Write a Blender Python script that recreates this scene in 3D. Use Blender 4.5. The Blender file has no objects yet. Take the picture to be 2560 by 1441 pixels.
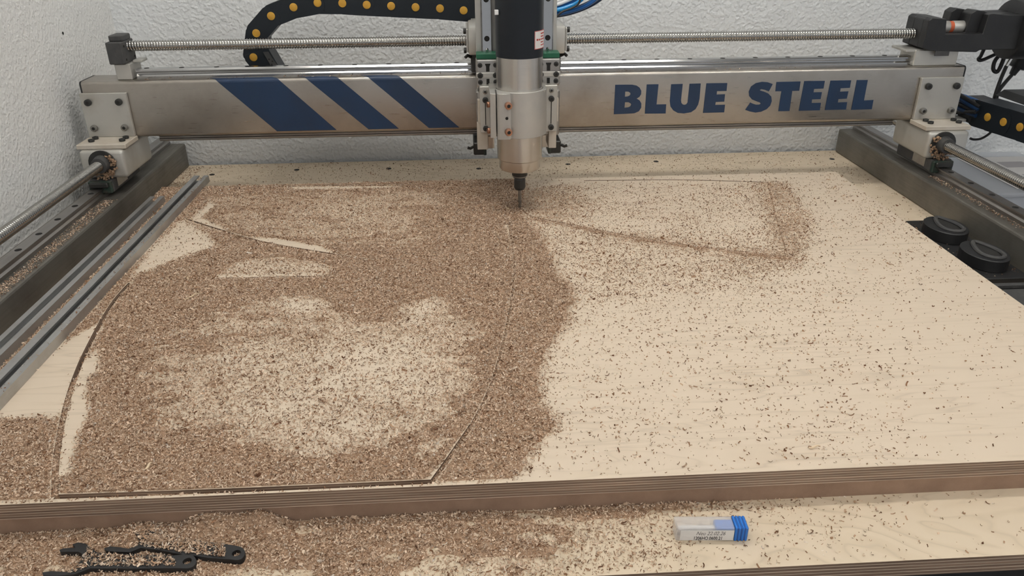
import bpy, bmesh, math, random
import numpy as np
from mathutils import Vector, Matrix
random.seed(7); rng = np.random.default_rng(11)
PI = math.pi
scene = bpy.context.scene
COL = scene.collection

# ------------------------------------------------------------------ camera
F = 1950.0; CX, CY = 1280.0, 720.5; CAMH = 0.5
_Y = np.array([1155-CX, -235-CY, F]); _Y /= np.linalg.norm(_Y)
_a = 1310-CX; _b = -(_a*_Y[0]+F*_Y[2])/_Y[1]
_Z = -np.array([_a, _b, F]); _Z /= np.linalg.norm(_Z)
_X = np.cross(_Y, _Z)
RW = np.stack([_X, _Y, _Z])                      # rows: world axes seen from the camera
cam_d = bpy.data.cameras.new('camera'); cam = bpy.data.objects.new('camera', cam_d); COL.objects.link(cam)
cam_d.sensor_width = 36.0; cam_d.lens = F/2560.0*36.0; cam_d.clip_start = 0.01; cam_d.clip_end = 50
M = Matrix.Identity(4)
for i in range(3):
    M[i][0] = RW[i, 0]; M[i][1] = -RW[i, 1]; M[i][2] = -RW[i, 2]
M[2][3] = CAMH
cam.matrix_world = M
scene.camera = cam

# ------------------------------------------------------------------ world, lamps, exposure
w = bpy.data.worlds.new('world'); scene.world = w; w.use_nodes = True
w.node_tree.nodes['Background'].inputs[0].default_value = (0.93, 0.96, 1.0, 1)
w.node_tree.nodes['Background'].inputs[1].default_value = 0.55
scene.view_settings.view_transform = 'Standard'
scene.view_settings.look = 'None'
scene.view_settings.gamma = 1.0
scene.view_settings.use_curve_mapping = False
scene.view_settings.exposure = -0.12
LAMP_STRENGTH = 42.0
LAMPS = [(0.10, 1.05, 1.62, 1.25, 'x'), (1.30, -0.15, 1.62, 1.25, 'y'), (0.10, -1.3, 1.62, 1.25, 'x')]    # x, y, z, length, direction of the ceiling tube lamps

def ray(x, y): return RW @ np.array([(x-CX)/F, (y-CY)/F, 1.0])
def at_z(x, y, z): d = ray(x, y); t = (z-CAMH)/d[2]; return Vector((d[0]*t, d[1]*t, z))
def at_y(x, y, Y): d = ray(x, y); t = Y/d[1]; return Vector((d[0]*t, Y, d[2]*t+CAMH))
def at_x(x, y, X): d = ray(x, y); t = X/d[0]; return Vector((X, d[1]*t, d[2]*t+CAMH))

# ------------------------------------------------------------------ materials
def new_mat(name):
    m = bpy.data.materials.new(name); m.use_nodes = True
    nt = m.node_tree; b = nt.nodes['Principled BSDF']
    return m, nt, b
def node(nt, t, **kw):
    n = nt.nodes.new(t)
    for k, v in kw.items():
        if k in n.inputs: n.inputs[k].default_value = v
        else: setattr(n, k, v)
    return n
def ramp(nt, stops, interp='LINEAR'):
    r = nt.nodes.new('ShaderNodeValToRGB'); r.color_ramp.interpolation = interp
    e = r.color_ramp.elements
    while len(e) < len(stops): e.new(0.5)
    for i, (p, c) in enumerate(stops):
        e[i].position = p; e[i].color = (c[0], c[1], c[2], 1)
    return r
def simple(name, col, rough=0.5, metal=0.0, col2=None, nscale=30, bump=0.0, bscale=200, thr=(0.4, 0.7), spec=None, stretch=None):
    m, nt, b = new_mat(name)
    b.inputs['Roughness'].default_value = rough; b.inputs['Metallic'].default_value = metal
    if spec is not None: b.inputs['Specular IOR Level'].default_value = spec
    b.inputs['Base Color'].default_value = (*col, 1)
    tc = node(nt, 'ShaderNodeTexCoord'); vec = tc.outputs['Object']
    if stretch:
        mp = node(nt, 'ShaderNodeMapping'); mp.inputs['Scale'].default_value = stretch
        nt.links.new(vec, mp.inputs[0]); vec = mp.outputs[0]
    if col2:
        n = node(nt, 'ShaderNodeTexNoise', Scale=nscale, Detail=6.0, Roughness=0.6)
        nt.links.new(vec, n.inputs['Vector'])
        r = ramp(nt, [(thr[0], col), (thr[1], col2)])
        nt.links.new(n.outputs['Fac'], r.inputs[0]); nt.links.new(r.outputs[0], b.inputs['Base Color'])
    if bump:
        n2 = node(nt, 'ShaderNodeTexNoise', Scale=bscale, Detail=4.0)
        nt.links.new(vec, n2.inputs['Vector'])
        bp = node(nt, 'ShaderNodeBump', Strength=bump, Distance=0.001)
        nt.links.new(n2.outputs['Fac'], bp.inputs['Height']); nt.links.new(bp.outputs[0], b.inputs['Normal'])
    return m

def plaster(name, col, scale, strength, dist):
    m, nt, b = new_mat(name); b.inputs['Roughness'].default_value = 0.9
    tc = node(nt, 'ShaderNodeTexCoord')
    n1 = node(nt, 'ShaderNodeTexNoise', Scale=scale, Detail=1.0, Roughness=0.4)
    n2 = node(nt, 'ShaderNodeTexNoise', Scale=scale*0.35, Detail=2.0)
    n3 = node(nt, 'ShaderNodeTexNoise', Scale=2.5, Detail=4.0)
    for n in (n1, n2, n3): nt.links.new(tc.outputs['Object'], n.inputs['Vector'])
    r1 = ramp(nt, [(0.40, (0, 0, 0)), (0.70, (1, 1, 1))])
    nt.links.new(n1.outputs['Fac'], r1.inputs[0])
    mx = node(nt, 'ShaderNodeMath', operation='MULTIPLY_ADD'); mx.inputs[1].default_value = 0.9
    nt.links.new(n2.outputs['Fac'], mx.inputs[0]); nt.links.new(r1.outputs[0], mx.inputs[2])
    bp = node(nt, 'ShaderNodeBump', Strength=strength, Distance=dist)
    nt.links.new(mx.outputs[0], bp.inputs['Height']); nt.links.new(bp.outputs[0], b.inputs['Normal'])
    r = ramp(nt, [(0.3, tuple(c*0.93 for c in col)), (0.7, col)])
    nt.links.new(n3.outputs['Fac'], r.inputs[0]); nt.links.new(r.outputs[0], b.inputs['Base Color'])
    return m

def plywood(name, ztop, thick, layers, face=(0.675, 0.565, 0.44), face2=(0.62, 0.51, 0.385), seed=0.0, gx=1.6, gy=16):
    m, nt, b = new_mat(name); b.inputs['Roughness'].default_value = 0.62
    tc = node(nt, 'ShaderNodeTexCoord'); geo = node(nt, 'ShaderNodeNewGeometry')
    # face veneer: long wavy growth lines
    mp = node(nt, 'ShaderNodeMapping'); mp.inputs['Scale'].default_value = (gx, gy, 1); mp.inputs['Location'].default_value = (seed, seed*2, 0)
    nt.links.new(tc.outputs['Object'], mp.inputs[0])
    n1 = node(nt, 'ShaderNodeTexNoise', Scale=1.3, Detail=3.0, Roughness=0.5, Distortion=0.6)
    nt.links.new(mp.outputs[0], n1.inputs['Vector'])
    mulr = node(nt, 'ShaderNodeMath', operation='MULTIPLY'); mulr.inputs[1].default_value = 9.0
    fr = node(nt, 'ShaderNodeMath', operation='FRACT')
    nt.links.new(n1.outputs['Fac'], mulr.inputs[0]); nt.links.new(mulr.outputs[0], fr.inputs[0])
    dk = tuple(c*0.80 for c in face2)
    r = ramp(nt, [(0.0, face2), (0.06, dk), (0.14, face2), (0.5, face), (0.9, face), (1.0, face2)])
    nt.links.new(fr.outputs[0], r.inputs[0])
    # mottled warmth
    n2 = node(nt, 'ShaderNodeTexNoise', Scale=4.0, Detail=3.0); nt.links.new(tc.outputs['Object'], n2.inputs['Vector'])
    mixc = node(nt, 'ShaderNodeMix', data_type='RGBA', blend_type='MIX')
    r2 = ramp(nt, [(0.35, (0.25, 0.25, 0.25)), (0.7, (0.75, 0.75, 0.75))]); nt.links.new(n2.outputs['Fac'], r2.inputs[0])
    nt.links.new(r2.outputs[0], mixc.inputs[0]); mixc.inputs[6].default_value = (*face, 1)
    nt.links.new(r.outputs[0], mixc.inputs[7])
    # edge: alternating plies by height
    sep = node(nt, 'ShaderNodeSeparateXYZ'); nt.links.new(tc.outputs['Object'], sep.inputs[0])
    ma = node(nt, 'ShaderNodeMath', operation='MULTIPLY_ADD'); ma.inputs[1].default_value = -layers/thick; ma.inputs[2].default_value = ztop*layers/thick + 0.12
    nt.links.new(sep.outputs[2], ma.inputs[0])
    mps = node(nt, 'ShaderNodeMapping'); mps.inputs['Scale'].default_value = (9, 9, 500)
    nt.links.new(tc.outputs['Object'], mps.inputs[0])
    ns = node(nt, 'ShaderNodeTexNoise', Scale=1.0, Detail=5.0); nt.links.new(mps.outputs[0], ns.inputs['Vector'])
    nlow = node(nt, 'ShaderNodeTexNoise', Scale=5.0, Detail=1.0); nt.links.new(tc.outputs['Object'], nlow.inputs['Vector'])
    wob = node(nt, 'ShaderNodeMath', operation='MULTIPLY_ADD'); wob.inputs[1].default_value = 0.25
    nt.links.new(nlow.outputs['Fac'], wob.inputs[0]); nt.links.new(ma.outputs[0], wob.inputs[2])
    fr2 = node(nt, 'ShaderNodeMath', operation='FRACT'); nt.links.new(wob.outputs[0], fr2.inputs[0])
    lt = (0.62, 0.51, 0.39); bd = (0.25, 0.17, 0.12); bd2 = (0.125, 0.075, 0.05)
    re = ramp(nt, [(0.0, lt), (0.15, lt), (0.23, bd2), (0.45, bd), (0.6, bd), (0.93, bd2), (1.0, lt)]); nt.links.new(fr2.outputs[0], re.inputs[0])
    rs = ramp(nt, [(0.3, (0.62, 0.58, 0.56)), (0.7, (1.3, 1.3, 1.3))]); nt.links.new(ns.outputs['Fac'], rs.inputs[0])
    me = node(nt, 'ShaderNodeMix', data_type='RGBA', blend_type='MULTIPLY'); me.inputs[0].default_value = 1.0
    nt.links.new(re.outputs[0], me.inputs[6]); nt.links.new(rs.outputs[0], me.inputs[7])
    # choose face / edge by the true normal of the board
    sn = node(nt, 'ShaderNodeSeparateXYZ'); nt.links.new(geo.outputs['True Normal'], sn.inputs[0])
    ab = node(nt, 'ShaderNodeMath', operation='ABSOLUTE'); nt.links.new(sn.outputs[2], ab.inputs[0])
    gt = node(nt, 'ShaderNodeMath', operation='GREATER_THAN'); gt.inputs[1].default_value = 0.8; nt.links.new(ab.outputs[0], gt.inputs[0])
    mf = node(nt, 'ShaderNodeMix', data_type='RGBA', blend_type='MIX')
    nt.links.new(gt.outputs[0], mf.inputs[0]); nt.links.new(me.outputs[2], mf.inputs[6]); nt.links.new(mixc.outputs[2], mf.inputs[7])
    nt.links.new(mf.outputs[2], b.inputs['Base Color'])
    return m

def brushed(name, col, rough, stain=None, streak=(2, 60, 60), amount=0.12, bump=0.05, metal=1.0, stain_scale=6, thr=(0.45, 0.75)):
    m, nt, b = new_mat(name); b.inputs['Metallic'].default_value = metal
    tc = node(nt, 'ShaderNodeTexCoord'); mp = node(nt, 'ShaderNodeMapping'); mp.inputs['Scale'].default_value = streak
    nt.links.new(tc.outputs['Object'], mp.inputs[0])
    n = node(nt, 'ShaderNodeTexNoise', Scale=8.0, Detail=5.0); nt.links.new(mp.outputs[0], n.inputs['Vector'])
    r = ramp(nt, [(0.3, (rough-amount,)*3), (0.7, (rough+amount,)*3)]); nt.links.new(n.outputs['Fac'], r.inputs[0])
    nt.links.new(r.outputs[0], b.inputs['Roughness'])
    b.inputs['Base Color'].default_value = (*col, 1)
    if stain:
        n2 = node(nt, 'ShaderNodeTexNoise', Scale=stain_scale, Detail=7.0, Roughness=0.65); nt.links.new(tc.outputs['Object'], n2.inputs['Vector'])
        r2 = ramp(nt, [(thr[0], col), (thr[1], stain)]); nt.links.new(n2.outputs['Fac'], r2.inputs[0])
        nt.links.new(r2.outputs[0], b.inputs['Base Color'])
    if bump:
        bp = node(nt, 'ShaderNodeBump', Strength=bump, Distance=0.0005)
        nt.links.new(n.outputs['Fac'], bp.inputs['Height']); nt.links.new(bp.outputs[0], b.inputs['Normal'])
    return m

def emission(name, col, s):
    m, nt, b = new_mat(name)
    b.inputs['Base Color'].default_value = (1, 1, 1, 1)
    b.inputs['Emission Color'].default_value = (*col, 1); b.inputs['Emission Strength'].default_value = s
    return m
def clear_plastic(name, col, rough, alpha):
    m, nt, b = new_mat(name)
    b.inputs['Base Color'].default_value = (*col, 1); b.inputs['Roughness'].default_value = rough
    b.inputs['Alpha'].default_value = alpha
    return m
def chip_mat(name):
    m, nt, b = new_mat(name); b.inputs['Roughness'].default_value = 0.85
    b.inputs['Specular IOR Level'].default_value = 0.15
    a = node(nt, 'ShaderNodeAttribute', attribute_name='chip_colour')
    nt.links.new(a.outputs['Color'], b.inputs['Base Color'])
    return m

MT = {}
MT['wall_back'] = plaster('rough_plaster', (0.78, 0.80, 0.81), 135, 0.6, 0.0020)
MT['wall_left'] = plaster('fine_plaster', (0.80, 0.80, 0.785), 170, 0.6, 0.0014)
MT['floor'] = simple('concrete_floor', (0.16, 0.155, 0.15), 0.8, col2=(0.11, 0.105, 0.1), nscale=4)
MT['ceiling'] = simple('white_ceiling', (0.75, 0.75, 0.74), 0.9)
MT['ply'] = plywood('birch_plywood', 0.0, 0.018, 6)
MT['base'] = plywood('base_plywood', -0.037, 0.018, 5, face=(0.67, 0.56, 0.42), face2=(0.60, 0.49, 0.35), seed=3.3, gx=2.4, gy=7)
MT['mdf'] = simple('mdf_edge', (0.31, 0.205, 0.142), 0.85, col2=(0.245, 0.158, 0.108), nscale=40, bump=0.2, bscale=900)
MT['beam'] = brushed('brushed_steel', (0.45, 0.42, 0.38), 0.33, stain=(0.33, 0.295, 0.255), streak=(2.5, 60, 60), amount=0.07, stain_scale=7)
MT['tube'] = brushed('dirty_steel_tube', (0.195, 0.185, 0.163), 0.48, stain=(0.115, 0.105, 0.092), streak=(40, 2, 40), amount=0.1, stain_scale=9, metal=0.6)
MT['rail'] = brushed('ground_rail_steel', (0.45, 0.45, 0.45), 0.15, streak=(2, 80, 80), amount=0.05, bump=0.0)
MT['yrail'] = brushed('dusty_rail_steel', (0.40, 0.39, 0.38), 0.38, stain=(0.28, 0.26, 0.24), streak=(80, 2, 80), amount=0.08, bump=0.0)
MT['screw'] = simple('screw_steel', (0.38, 0.37, 0.35), 0.13, 1.0)
MT['spindle'] = brushed('stainless_steel', (0.60, 0.57, 0.53), 0.25, streak=(1, 1, 70), amount=0.02, bump=0.0)
_nt = MT['spindle'].node_tree; _b = _nt.nodes['Principled BSDF']; _b.inputs['Anisotropic'].default_value = 0.8; _b.inputs['Anisotropic Rotation'].default_value = 0.25
_tg = node(_nt, 'ShaderNodeTangent', direction_type='RADIAL', axis='Z'); _nt.links.new(_tg.outputs[0], _b.inputs['Tangent'])
MT['alu'] = simple('cast_aluminium', (0.50, 0.49, 0.465), 0.48, 0.75, col2=(0.56, 0.54, 0.5), nscale=20, bump=0.1, bscale=700)
MT['plate'] = simple('aluminium_plate', (0.52, 0.51, 0.475), 0.42, 0.55, col2=(0.42, 0.39, 0.34), nscale=14, thr=(0.5, 0.8))
MT['cream'] = simple('dusty_aluminium', (0.58, 0.53, 0.46), 0.6, 0.2, col2=(0.50, 0.44, 0.36), nscale=25)
MT['truck'] = simple('bearing_truck_steel', (0.42, 0.41, 0.39), 0.33, 0.9, col2=(0.34, 0.32, 0.3), nscale=40)
MT['track'] = brushed('aluminium_track', (0.46, 0.465, 0.46), 0.4, stain=(0.37, 0.355, 0.335), streak=(80, 2, 80), amount=0.06, stain_scale=20, metal=0.8)
MT['black'] = simple('black_plastic', (0.011, 0.0115, 0.013), 0.5, col2=(0.019, 0.019, 0.02), nscale=30)
MT['chain'] = simple('chain_nylon', (0.009, 0.013, 0.018), 0.42, spec=0.35)
MT['darkgrey'] = simple('dark_grey_print', (0.045, 0.045, 0.047), 0.6, col2=(0.07, 0.068, 0.065), nscale=60, bump=0.3, bscale=400)
MT['sleeve'] = simple('black_anodised', (0.009, 0.012, 0.017), 0.38, 0.0, spec=0.35)
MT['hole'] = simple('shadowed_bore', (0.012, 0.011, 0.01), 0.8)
MT['bolt'] = simple('black_oxide_bolt', (0.05, 0.05, 0.048), 0.42, 0.6)
MT['greybolt'] = simple('zinc_bolt', (0.28, 0.27, 0.25), 0.35, 0.9)
MT['copper'] = simple('copper_bolt', (0.48, 0.25, 0.16), 0.35, 0.9, col2=(0.30, 0.16, 0.11), nscale=200)
MT['blue'] = simple('blue_vinyl', (0.008, 0.029, 0.078), 0.42, 0.0, col2=(0.010, 0.026, 0.062), nscale=12)
MT['yellow'] = simple('yellow_cap', (0.56, 0.31, 0.035), 0.5, col2=(0.48, 0.25, 0.03), nscale=80)
MT['green'] = simple('green_seal', (0.008, 0.12, 0.06), 0.5)
MT['darkgreen'] = simple('dusty_dark_seal', (0.012, 0.035, 0.026), 0.6, col2=(0.05, 0.045, 0.035), nscale=80)
MT['paper'] = simple('white_paper', (0.72, 0.70, 0.68), 0.7)
MT['ink'] = simple('black_ink', (0.02, 0.02, 0.022), 0.7)
MT['penink'] = simple('grey_pen_ink', (0.16, 0.15, 0.15), 0.7)
MT['red'] = simple('red_print', (0.45, 0.06, 0.05), 0.6)
MT['orange'] = simple('orange_rubber', (0.55, 0.11, 0.04), 0.5)
MT['bluecap'] = simple('blue_cap_plastic', (0.015, 0.16, 0.56), 0.32)
MT['bluecap_shade'] = simple('blue_cap_groove_shade', (0.008, 0.07, 0.30), 0.4)  # darker copy of the cap blue: shade between the ribs put into colour
MT['clear'] = clear_plastic('clear_case_plastic', (0.82, 0.80, 0.80), 0.15, 0.34)
MT['crate'] = clear_plastic('milky_crate_plastic', (0.62, 0.65, 0.70), 0.3, 0.55)
MT['hoseblue'] = simple('blue_hose', (0.01, 0.10, 0.33), 0.3)
MT['hoselight'] = simple('light_blue_hose', (0.012, 0.26, 0.62), 0.28)
MT['hosedark'] = simple('dark_blue_hose', (0.01, 0.032, 0.085), 0.3)
MT['cable'] = simple('black_cable', (0.012, 0.012, 0.013), 0.45)
MT['chrome'] = simple('chrome_plug', (0.70, 0.69, 0.66), 0.2, 1.0)
MT['chip'] = chip_mat('wood_chip')
MT['dust'] = simple('chip_bed', (0.46, 0.315, 0.21), 0.95, col2=(0.28, 0.175, 0.11), nscale=420, bump=1.0, bscale=520, thr=(0.38, 0.62))  # fine dust; its darker brown doubles as painted shade between the chips
MT['sliver'] = simple('birch_sliver', (0.72, 0.58, 0.40), 0.7, col2=(0.64, 0.5, 0.34), nscale=50)
MT['lamp'] = emission('lit_tube', (1.0, 0.965, 0.90), LAMP_STRENGTH)
MT['white'] = simple('white_enamel', (0.75, 0.75, 0.75), 0.4)
MT['greasy'] = simple('caked_dust', (0.20, 0.12, 0.07), 0.8, col2=(0.42, 0.29, 0.19), nscale=120, bump=1.0, bscale=400)

# ------------------------------------------------------------------ mesh builder
class MB:
    def __init__(s): s.bm = bmesh.new()
    def box(s, x0, x1, y0, y1, z0, z1, bev=0.0, seg=1):
        b = bmesh.new(); bmesh.ops.create_cube(b, size=1.0)
        for v in b.verts:
            v.co = Vector(((x0+x1)/2+v.co.x*(x1-x0), (y0+y1)/2+v.co.y*(y1-y0), (z0+z1)/2+v.co.z*(z1-z0)))
        if bev: bmesh.ops.bevel(b, geom=b.edges[:], offset=bev, segments=seg, affect='EDGES', profile=0.5)
        return s._join(b)
    def _join(s, b):
        me = bpy.data.meshes.new('tmp'); b.to_mesh(me); b.free(); s.bm.from_mesh(me); bpy.data.meshes.remove(me); return s
    def cyl(s, p0, p1, r, seg=20, r2=None, bev=0.0):
        p0 = Vector(p0); p1 = Vector(p1); d = p1-p0
        b = bmesh.new()
        bmesh.ops.create_cone(b, cap_ends=True, segments=seg, radius1=r, radius2=r if r2 is None else r2, depth=d.length)
        if bev:
            ed = [e for e in b.edges if abs(e.verts[0].co.z-e.verts[1].co.z) < 1e-6]
            bmesh.ops.bevel(b, geom=ed, offset=bev, segments=2, affect='EDGES', profile=0.5)
        q = d.to_track_quat('Z', 'Y').to_matrix().to_4x4()
        bmesh.ops.transform(b, matrix=Matrix.Translation((p0+p1)/2) @ q, verts=b.verts)
        return s._join(b)
    def prism(s, pts, axis, a, c, bev=0.0):
        # polygon pts (two coordinates) pushed along axis from a to c
        b = bmesh.new()
        def mk(p, t):
            if axis == 'x': return (t, p[0], p[1])
            if axis == 'y': return (p[0], t, p[1])
            return (p[0], p[1], t)
        v0 = [b.verts.new(mk(p, a)) for p in pts]; v1 = [b.verts.new(mk(p, c)) for p in pts]
        b.faces.new(v0); b.faces.new(list(reversed(v1)))
        n = len(pts)
        for i in range(n): b.faces.new((v0[i], v1[i], v1[(i+1) % n], v0[(i+1) % n]))
        bmesh.ops.recalc_face_normals(b, faces=b.faces)
        if bev: bmesh.ops.bevel(b, geom=b.edges[:], offset=bev, segments=1, affect='EDGES')
        return s._join(b)
    def lathe(s, c, prof, seg=48):
        # prof: list of (r, z) from top to bottom, around the vertical through c=(x,y)
        b = bmesh.new(); rings = []
        for r, z in prof:
            rings.append([b.verts.new((c[0]+r*math.cos(2*PI*i/seg), c[1]+r*math.sin(2*PI*i/seg), z)) for i in range(seg)])
        for k in range(len(rings)-1):
            for i in range(seg):
                b.faces.new((rings[k][i], rings[k+1][i], rings[k+1][(i+1) % seg], rings[k][(i+1) % seg]))
        b.faces.new(rings[0]); b.faces.new(list(reversed(rings[-1])))
        bmesh.ops.recalc_face_normals(b, faces=b.faces)
        return s._join(b)
    def tube(s, pts, r, seg=10, rs=None):
        pts = [Vector(p) for p in pts]; b = bmesh.new(); rings = []
        up = Vector((0.13, 0.29, 1)).normalized()
        for i, p in enumerate(pts):
            t = (pts[min(i+1, len(pts)-1)]-pts[max(i-1, 0)]).normalized()
            u = up.cross(t)
            if u.length < 1e-3: u = Vector((1, 0, 0)).cross(t)
            u.normalize(); v = t.cross(u)
            rr = rs[i] if rs else r
            rings.append([b.verts.new(p+u*rr*math.cos(2*PI*k/seg)+v*rr*math.sin(2*PI*k/seg)) for k in range(seg)])
        for k in range(len(rings)-1):
            for i in range(seg): b.faces.new((rings[k][i], rings[k][(i+1) % seg], rings[k+1][(i+1) % seg], rings[k+1][i]))
        b.faces.new(rings[0]); b.faces.new(list(reversed(rings[-1])))
        bmesh.ops.recalc_face_normals(b, faces=b.faces)
        return s._join(b)
    def quads(s, vs, fs):
        b = bmesh.new(); vv = [b.verts.new(v) for v in vs]
        for f in fs: b.faces.new([vv[i] for i in f])
        bmesh.ops.recalc_face_normals(b, faces=b.faces)
        return s._join(b)
    def build(s, name, mat, parent=None, smooth=False, angle=35):
        me = bpy.data.meshes.new(name); s.bm.to_mesh(me); s.bm.free()
        o = bpy.data.objects.new(name, me); COL.objects.link(o)
        me.materials.append(MT[mat] if isinstance(mat, str) else mat)
        if smooth:
            me.polygons.foreach_set('use_smooth', [True]*len(me.polygons))
            me.set_sharp_from_angle(angle=math.radians(angle))
        if parent: attach(o, parent)
        return o
def root_of(p):
    l = Vector((0, 0, 0))
    while p: l += p.location; p = p.parent
    return l
def attach(o, parent):
    o.parent = parent
    if parent.type == 'EMPTY': o.matrix_parent_inverse = Matrix.Translation(-parent.location)
def thing(name, label, cat, loc, group=None):
    o = bpy.data.objects.new(name, None); COL.objects.link(o); o.location = loc; o.empty_display_size = 0.02
    return tag(o, label, cat, group)
def tag(o, label, cat, group=None, kind=None):
    o['label'] = label; o['category'] = cat
    if group: o['group'] = group
    if kind: o['kind'] = kind
    return o
def struct(o): o['kind'] = 'structure'; return o
def catmull(pts, n=8):
    pts = [Vector(p) for p in pts]; out = []
    for i in range(len(pts)-1):
        p0 = pts[max(i-1, 0)]; p1 = pts[i]; p2 = pts[i+1]; p3 = pts[min(i+2, len(pts)-1)]
        for k in range(n):
            t = k/n
            out.append(0.5*((2*p1)+(p2-p0)*t+(2*p0-5*p1+4*p2-p3)*t*t+(3*p1-p0-3*p2+p3)*t**3))
    out.append(pts[-1]); return out
def bolt(p, d, r, parent, mat='bolt', h=0.006):
    # socket head bolt: cylinder head with a dark hexagon bore
    p = Vector(p); d = Vector(d).normalized()
    o = MB().cyl(p, p+d*h, r, 16, bev=r*0.15).build('bolt', mat, parent, True)
    MB().cyl(p+d*h*0.9, p+d*(h*1.02), r*0.52, 6).build('hex_socket', 'hole', o)
    return o

# ------------------------------------------------------------------ the room
ZT = 0.0; ZM = -0.018; ZB = -0.037; ZBB = -0.056       # plywood top, mdf top, base board top, base bottom
XWL, YWB = -0.755, 1.802
FLOORZ = -0.92; CEILZ = 1.68
struct(MB().box(XWL-0.1, 3.2, -3.2, YWB+0.1, FLOORZ-0.1, FLOORZ).build('floor', 'floor'))
struct(MB().box(XWL-0.1, 3.2, -3.2, YWB+0.1, CEILZ, CEILZ+0.1).build('ceiling', 'ceiling'))
struct(MB().box(XWL-0.1, 3.2, YWB, YWB+0.1, FLOORZ, CEILZ).build('wall_back', 'wall_back'))
struct(MB().box(XWL-0.1, XWL, -3.2, YWB, FLOORZ, CEILZ).build('wall_left', 'wall_left'))
for i, (lx, ly, lz, ln, ax) in enumerate(LAMPS):
    t = thing('ceiling_lamp', ['long tube lamp on the ceiling above the plywood sheet', 'long tube lamp on the ceiling to the right of the viewer', 'long tube lamp on the ceiling far behind the viewer'][i], 'lamp', (lx, ly, CEILZ), 'ceiling tube lamps')
    ux, uy = (1, 0) if ax == 'x' else (0, 1)
    hx, hy = ux*(ln/2+0.03)+uy*0.045, uy*(ln/2+0.03)+ux*0.045
    MB().box(lx-hx, lx+hx, ly-hy, ly+hy, lz+0.016, CEILZ, 0.004).build('lamp_housing', 'white', t)
    for o_ in (-0.022, 0.022):
        MB().cyl((lx-ux*ln/2+uy*o_, ly-uy*ln/2+ux*o_, lz), (lx+ux*ln/2+uy*o_, ly+uy*ln/2+ux*o_, lz), 0.013, 12).build('lamp_tube', 'lamp', t, True)

# ------------------------------------------------------------------ boards on the machine bed
PX0, PX1, PY0, PY1 = -0.612, 0.756, 0.592, 1.518
def gpath(pts, z=0.0): return [at_z(x, y, z) for x, y in pts]
P1a = gpath([(325, 708), (292, 745), (262, 790), (232, 845), (205, 900), (185, 950), (168, 1005), (155, 1060), (146, 1110), (139, 1170), (137, 1243)])
P1b = gpath([(137, 1243), (400, 1234), (700, 1222), (1080, 1205)])
P1c = gpath([(1080, 1205), (1130, 1135), (1180, 1062), (1225, 970), (1255, 870), (1277, 760), (1285, 690), (1284, 640), (1276, 585), (1274, 556)])
P2a = gpath([(930, 650), (830, 635), (640, 601), (460, 546)])
P2b = gpath([(460, 546), (490, 522), (520, 502)])
P2c = gpath([(720, 466), (860, 463), (1015, 463)])
P3a = gpath([(1300, 517), (1330, 541), (1450, 566), (1600, 595), (1750, 617), (1850, 629), (1970, 641)])
P3b = gpath([(1970, 641), (1952, 585), (1935, 520), (1918, 456)])
P3c = gpath([(1918, 456), (1700, 450), (1460, 452)])
P4 = gpath([(540, 696), (690, 693), (830, 690)])
# path, half width, depth, height of the chips packed in it
GROOVES = [(P1a[:6], 0.0030, 0.012, -0.010), (P1a[5:], 0.0032, 0.010, -0.0022), (P1b, 0.0032, 0.013, -0.0075), (P1c[:3], 0.0026, 0.010, -0.004), (P1c[2:], 0.0018, 0.007, -0.0022),
           (P2a, 0.0022, 0.007, -0.004), (P2b, 0.0016, 0.005, -0.003), (P2c, 0.0028, 0.008, -0.007),
           (P3a, 0.0022, 0.005, -0.0012), (P3b, 0.0012, 0.003, -0.0006), (P3c, 0.0018, 0.005, -0.003), (P4, 0.0012, 0.004, -0.002)]
def ribbon_cutter(path, hw, depth):
    pts = [Vector((p.x, p.y)) for p in catmull(path, 6)]
    L, Rr = [], []
    for i, p in enumerate(pts):
        t = (pts[min(i+1, len(pts)-1)]-pts[max(i-1, 0)]).normalized(); n = Vector((-t.y, t.x))
        L.append(p+n*hw); Rr.append(p-n*hw)
    b = bmesh.new(); m = len(pts)
    rows = [[b.verts.new((q.x, q.y, z)) for q in side] for side in (L, Rr) for z in (0.004, -depth)]
    Lt, Lb, Rt, Rb = rows
    for i in range(m-1):
        b.faces.new((Lt[i], Rt[i], Rt[i+1], Lt[i+1])); b.faces.new((Lb[i], Lb[i+1], Rb[i+1], Rb[i]))
        b.faces.new((Lt[i], Lt[i+1], Lb[i+1], Lb[i])); b.faces.new((Rt[i], Rb[i], Rb[i+1], Rt[i+1]))
    b.faces.new((Lt[0], Lb[0], Rb[0], Rt[0])); b.faces.new((Lt[-1], Rt[-1], Rb[-1], Lb[-1]))
    bmesh.ops.recalc_face_normals(b, faces=b.faces)
    me = bpy.data.meshes.new('cutter'); b.to_mesh(me); b.free()
    return me
ply = MB().box(PX0, PX1, PY0, PY1, ZM, ZT).build('plywood_sheet', 'ply')
tag(ply, 'large birch plywood sheet with milled grooves lying on the machine bed', 'plywood')
cutters = []
for gi, (pth, hw, dep, fil) in enumerate(GROOVES):
    co = bpy.data.objects.new('cutter', ribbon_cutter(pth, hw, dep)); COL.objects.link(co); cutters.append(co)
    md = ply.modifiers.new('cut', 'BOOLEAN'); md.operation = 'DIFFERENCE'; md.object = co; md.solver = 'EXACT'
dg = bpy.context.evaluated_depsgraph_get()
newme = bpy.data.meshes.new_from_object(ply.evaluated_get(dg))
ply.modifiers.clear(); ply.data = newme; newme.name = 'plywood_sheet'
for co in cutters: bpy.data.objects.remove(co)
newme.materials.clear(); newme.materials.append(MT['ply'])
for p in newme.polygons: p.use_smooth = False

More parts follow.
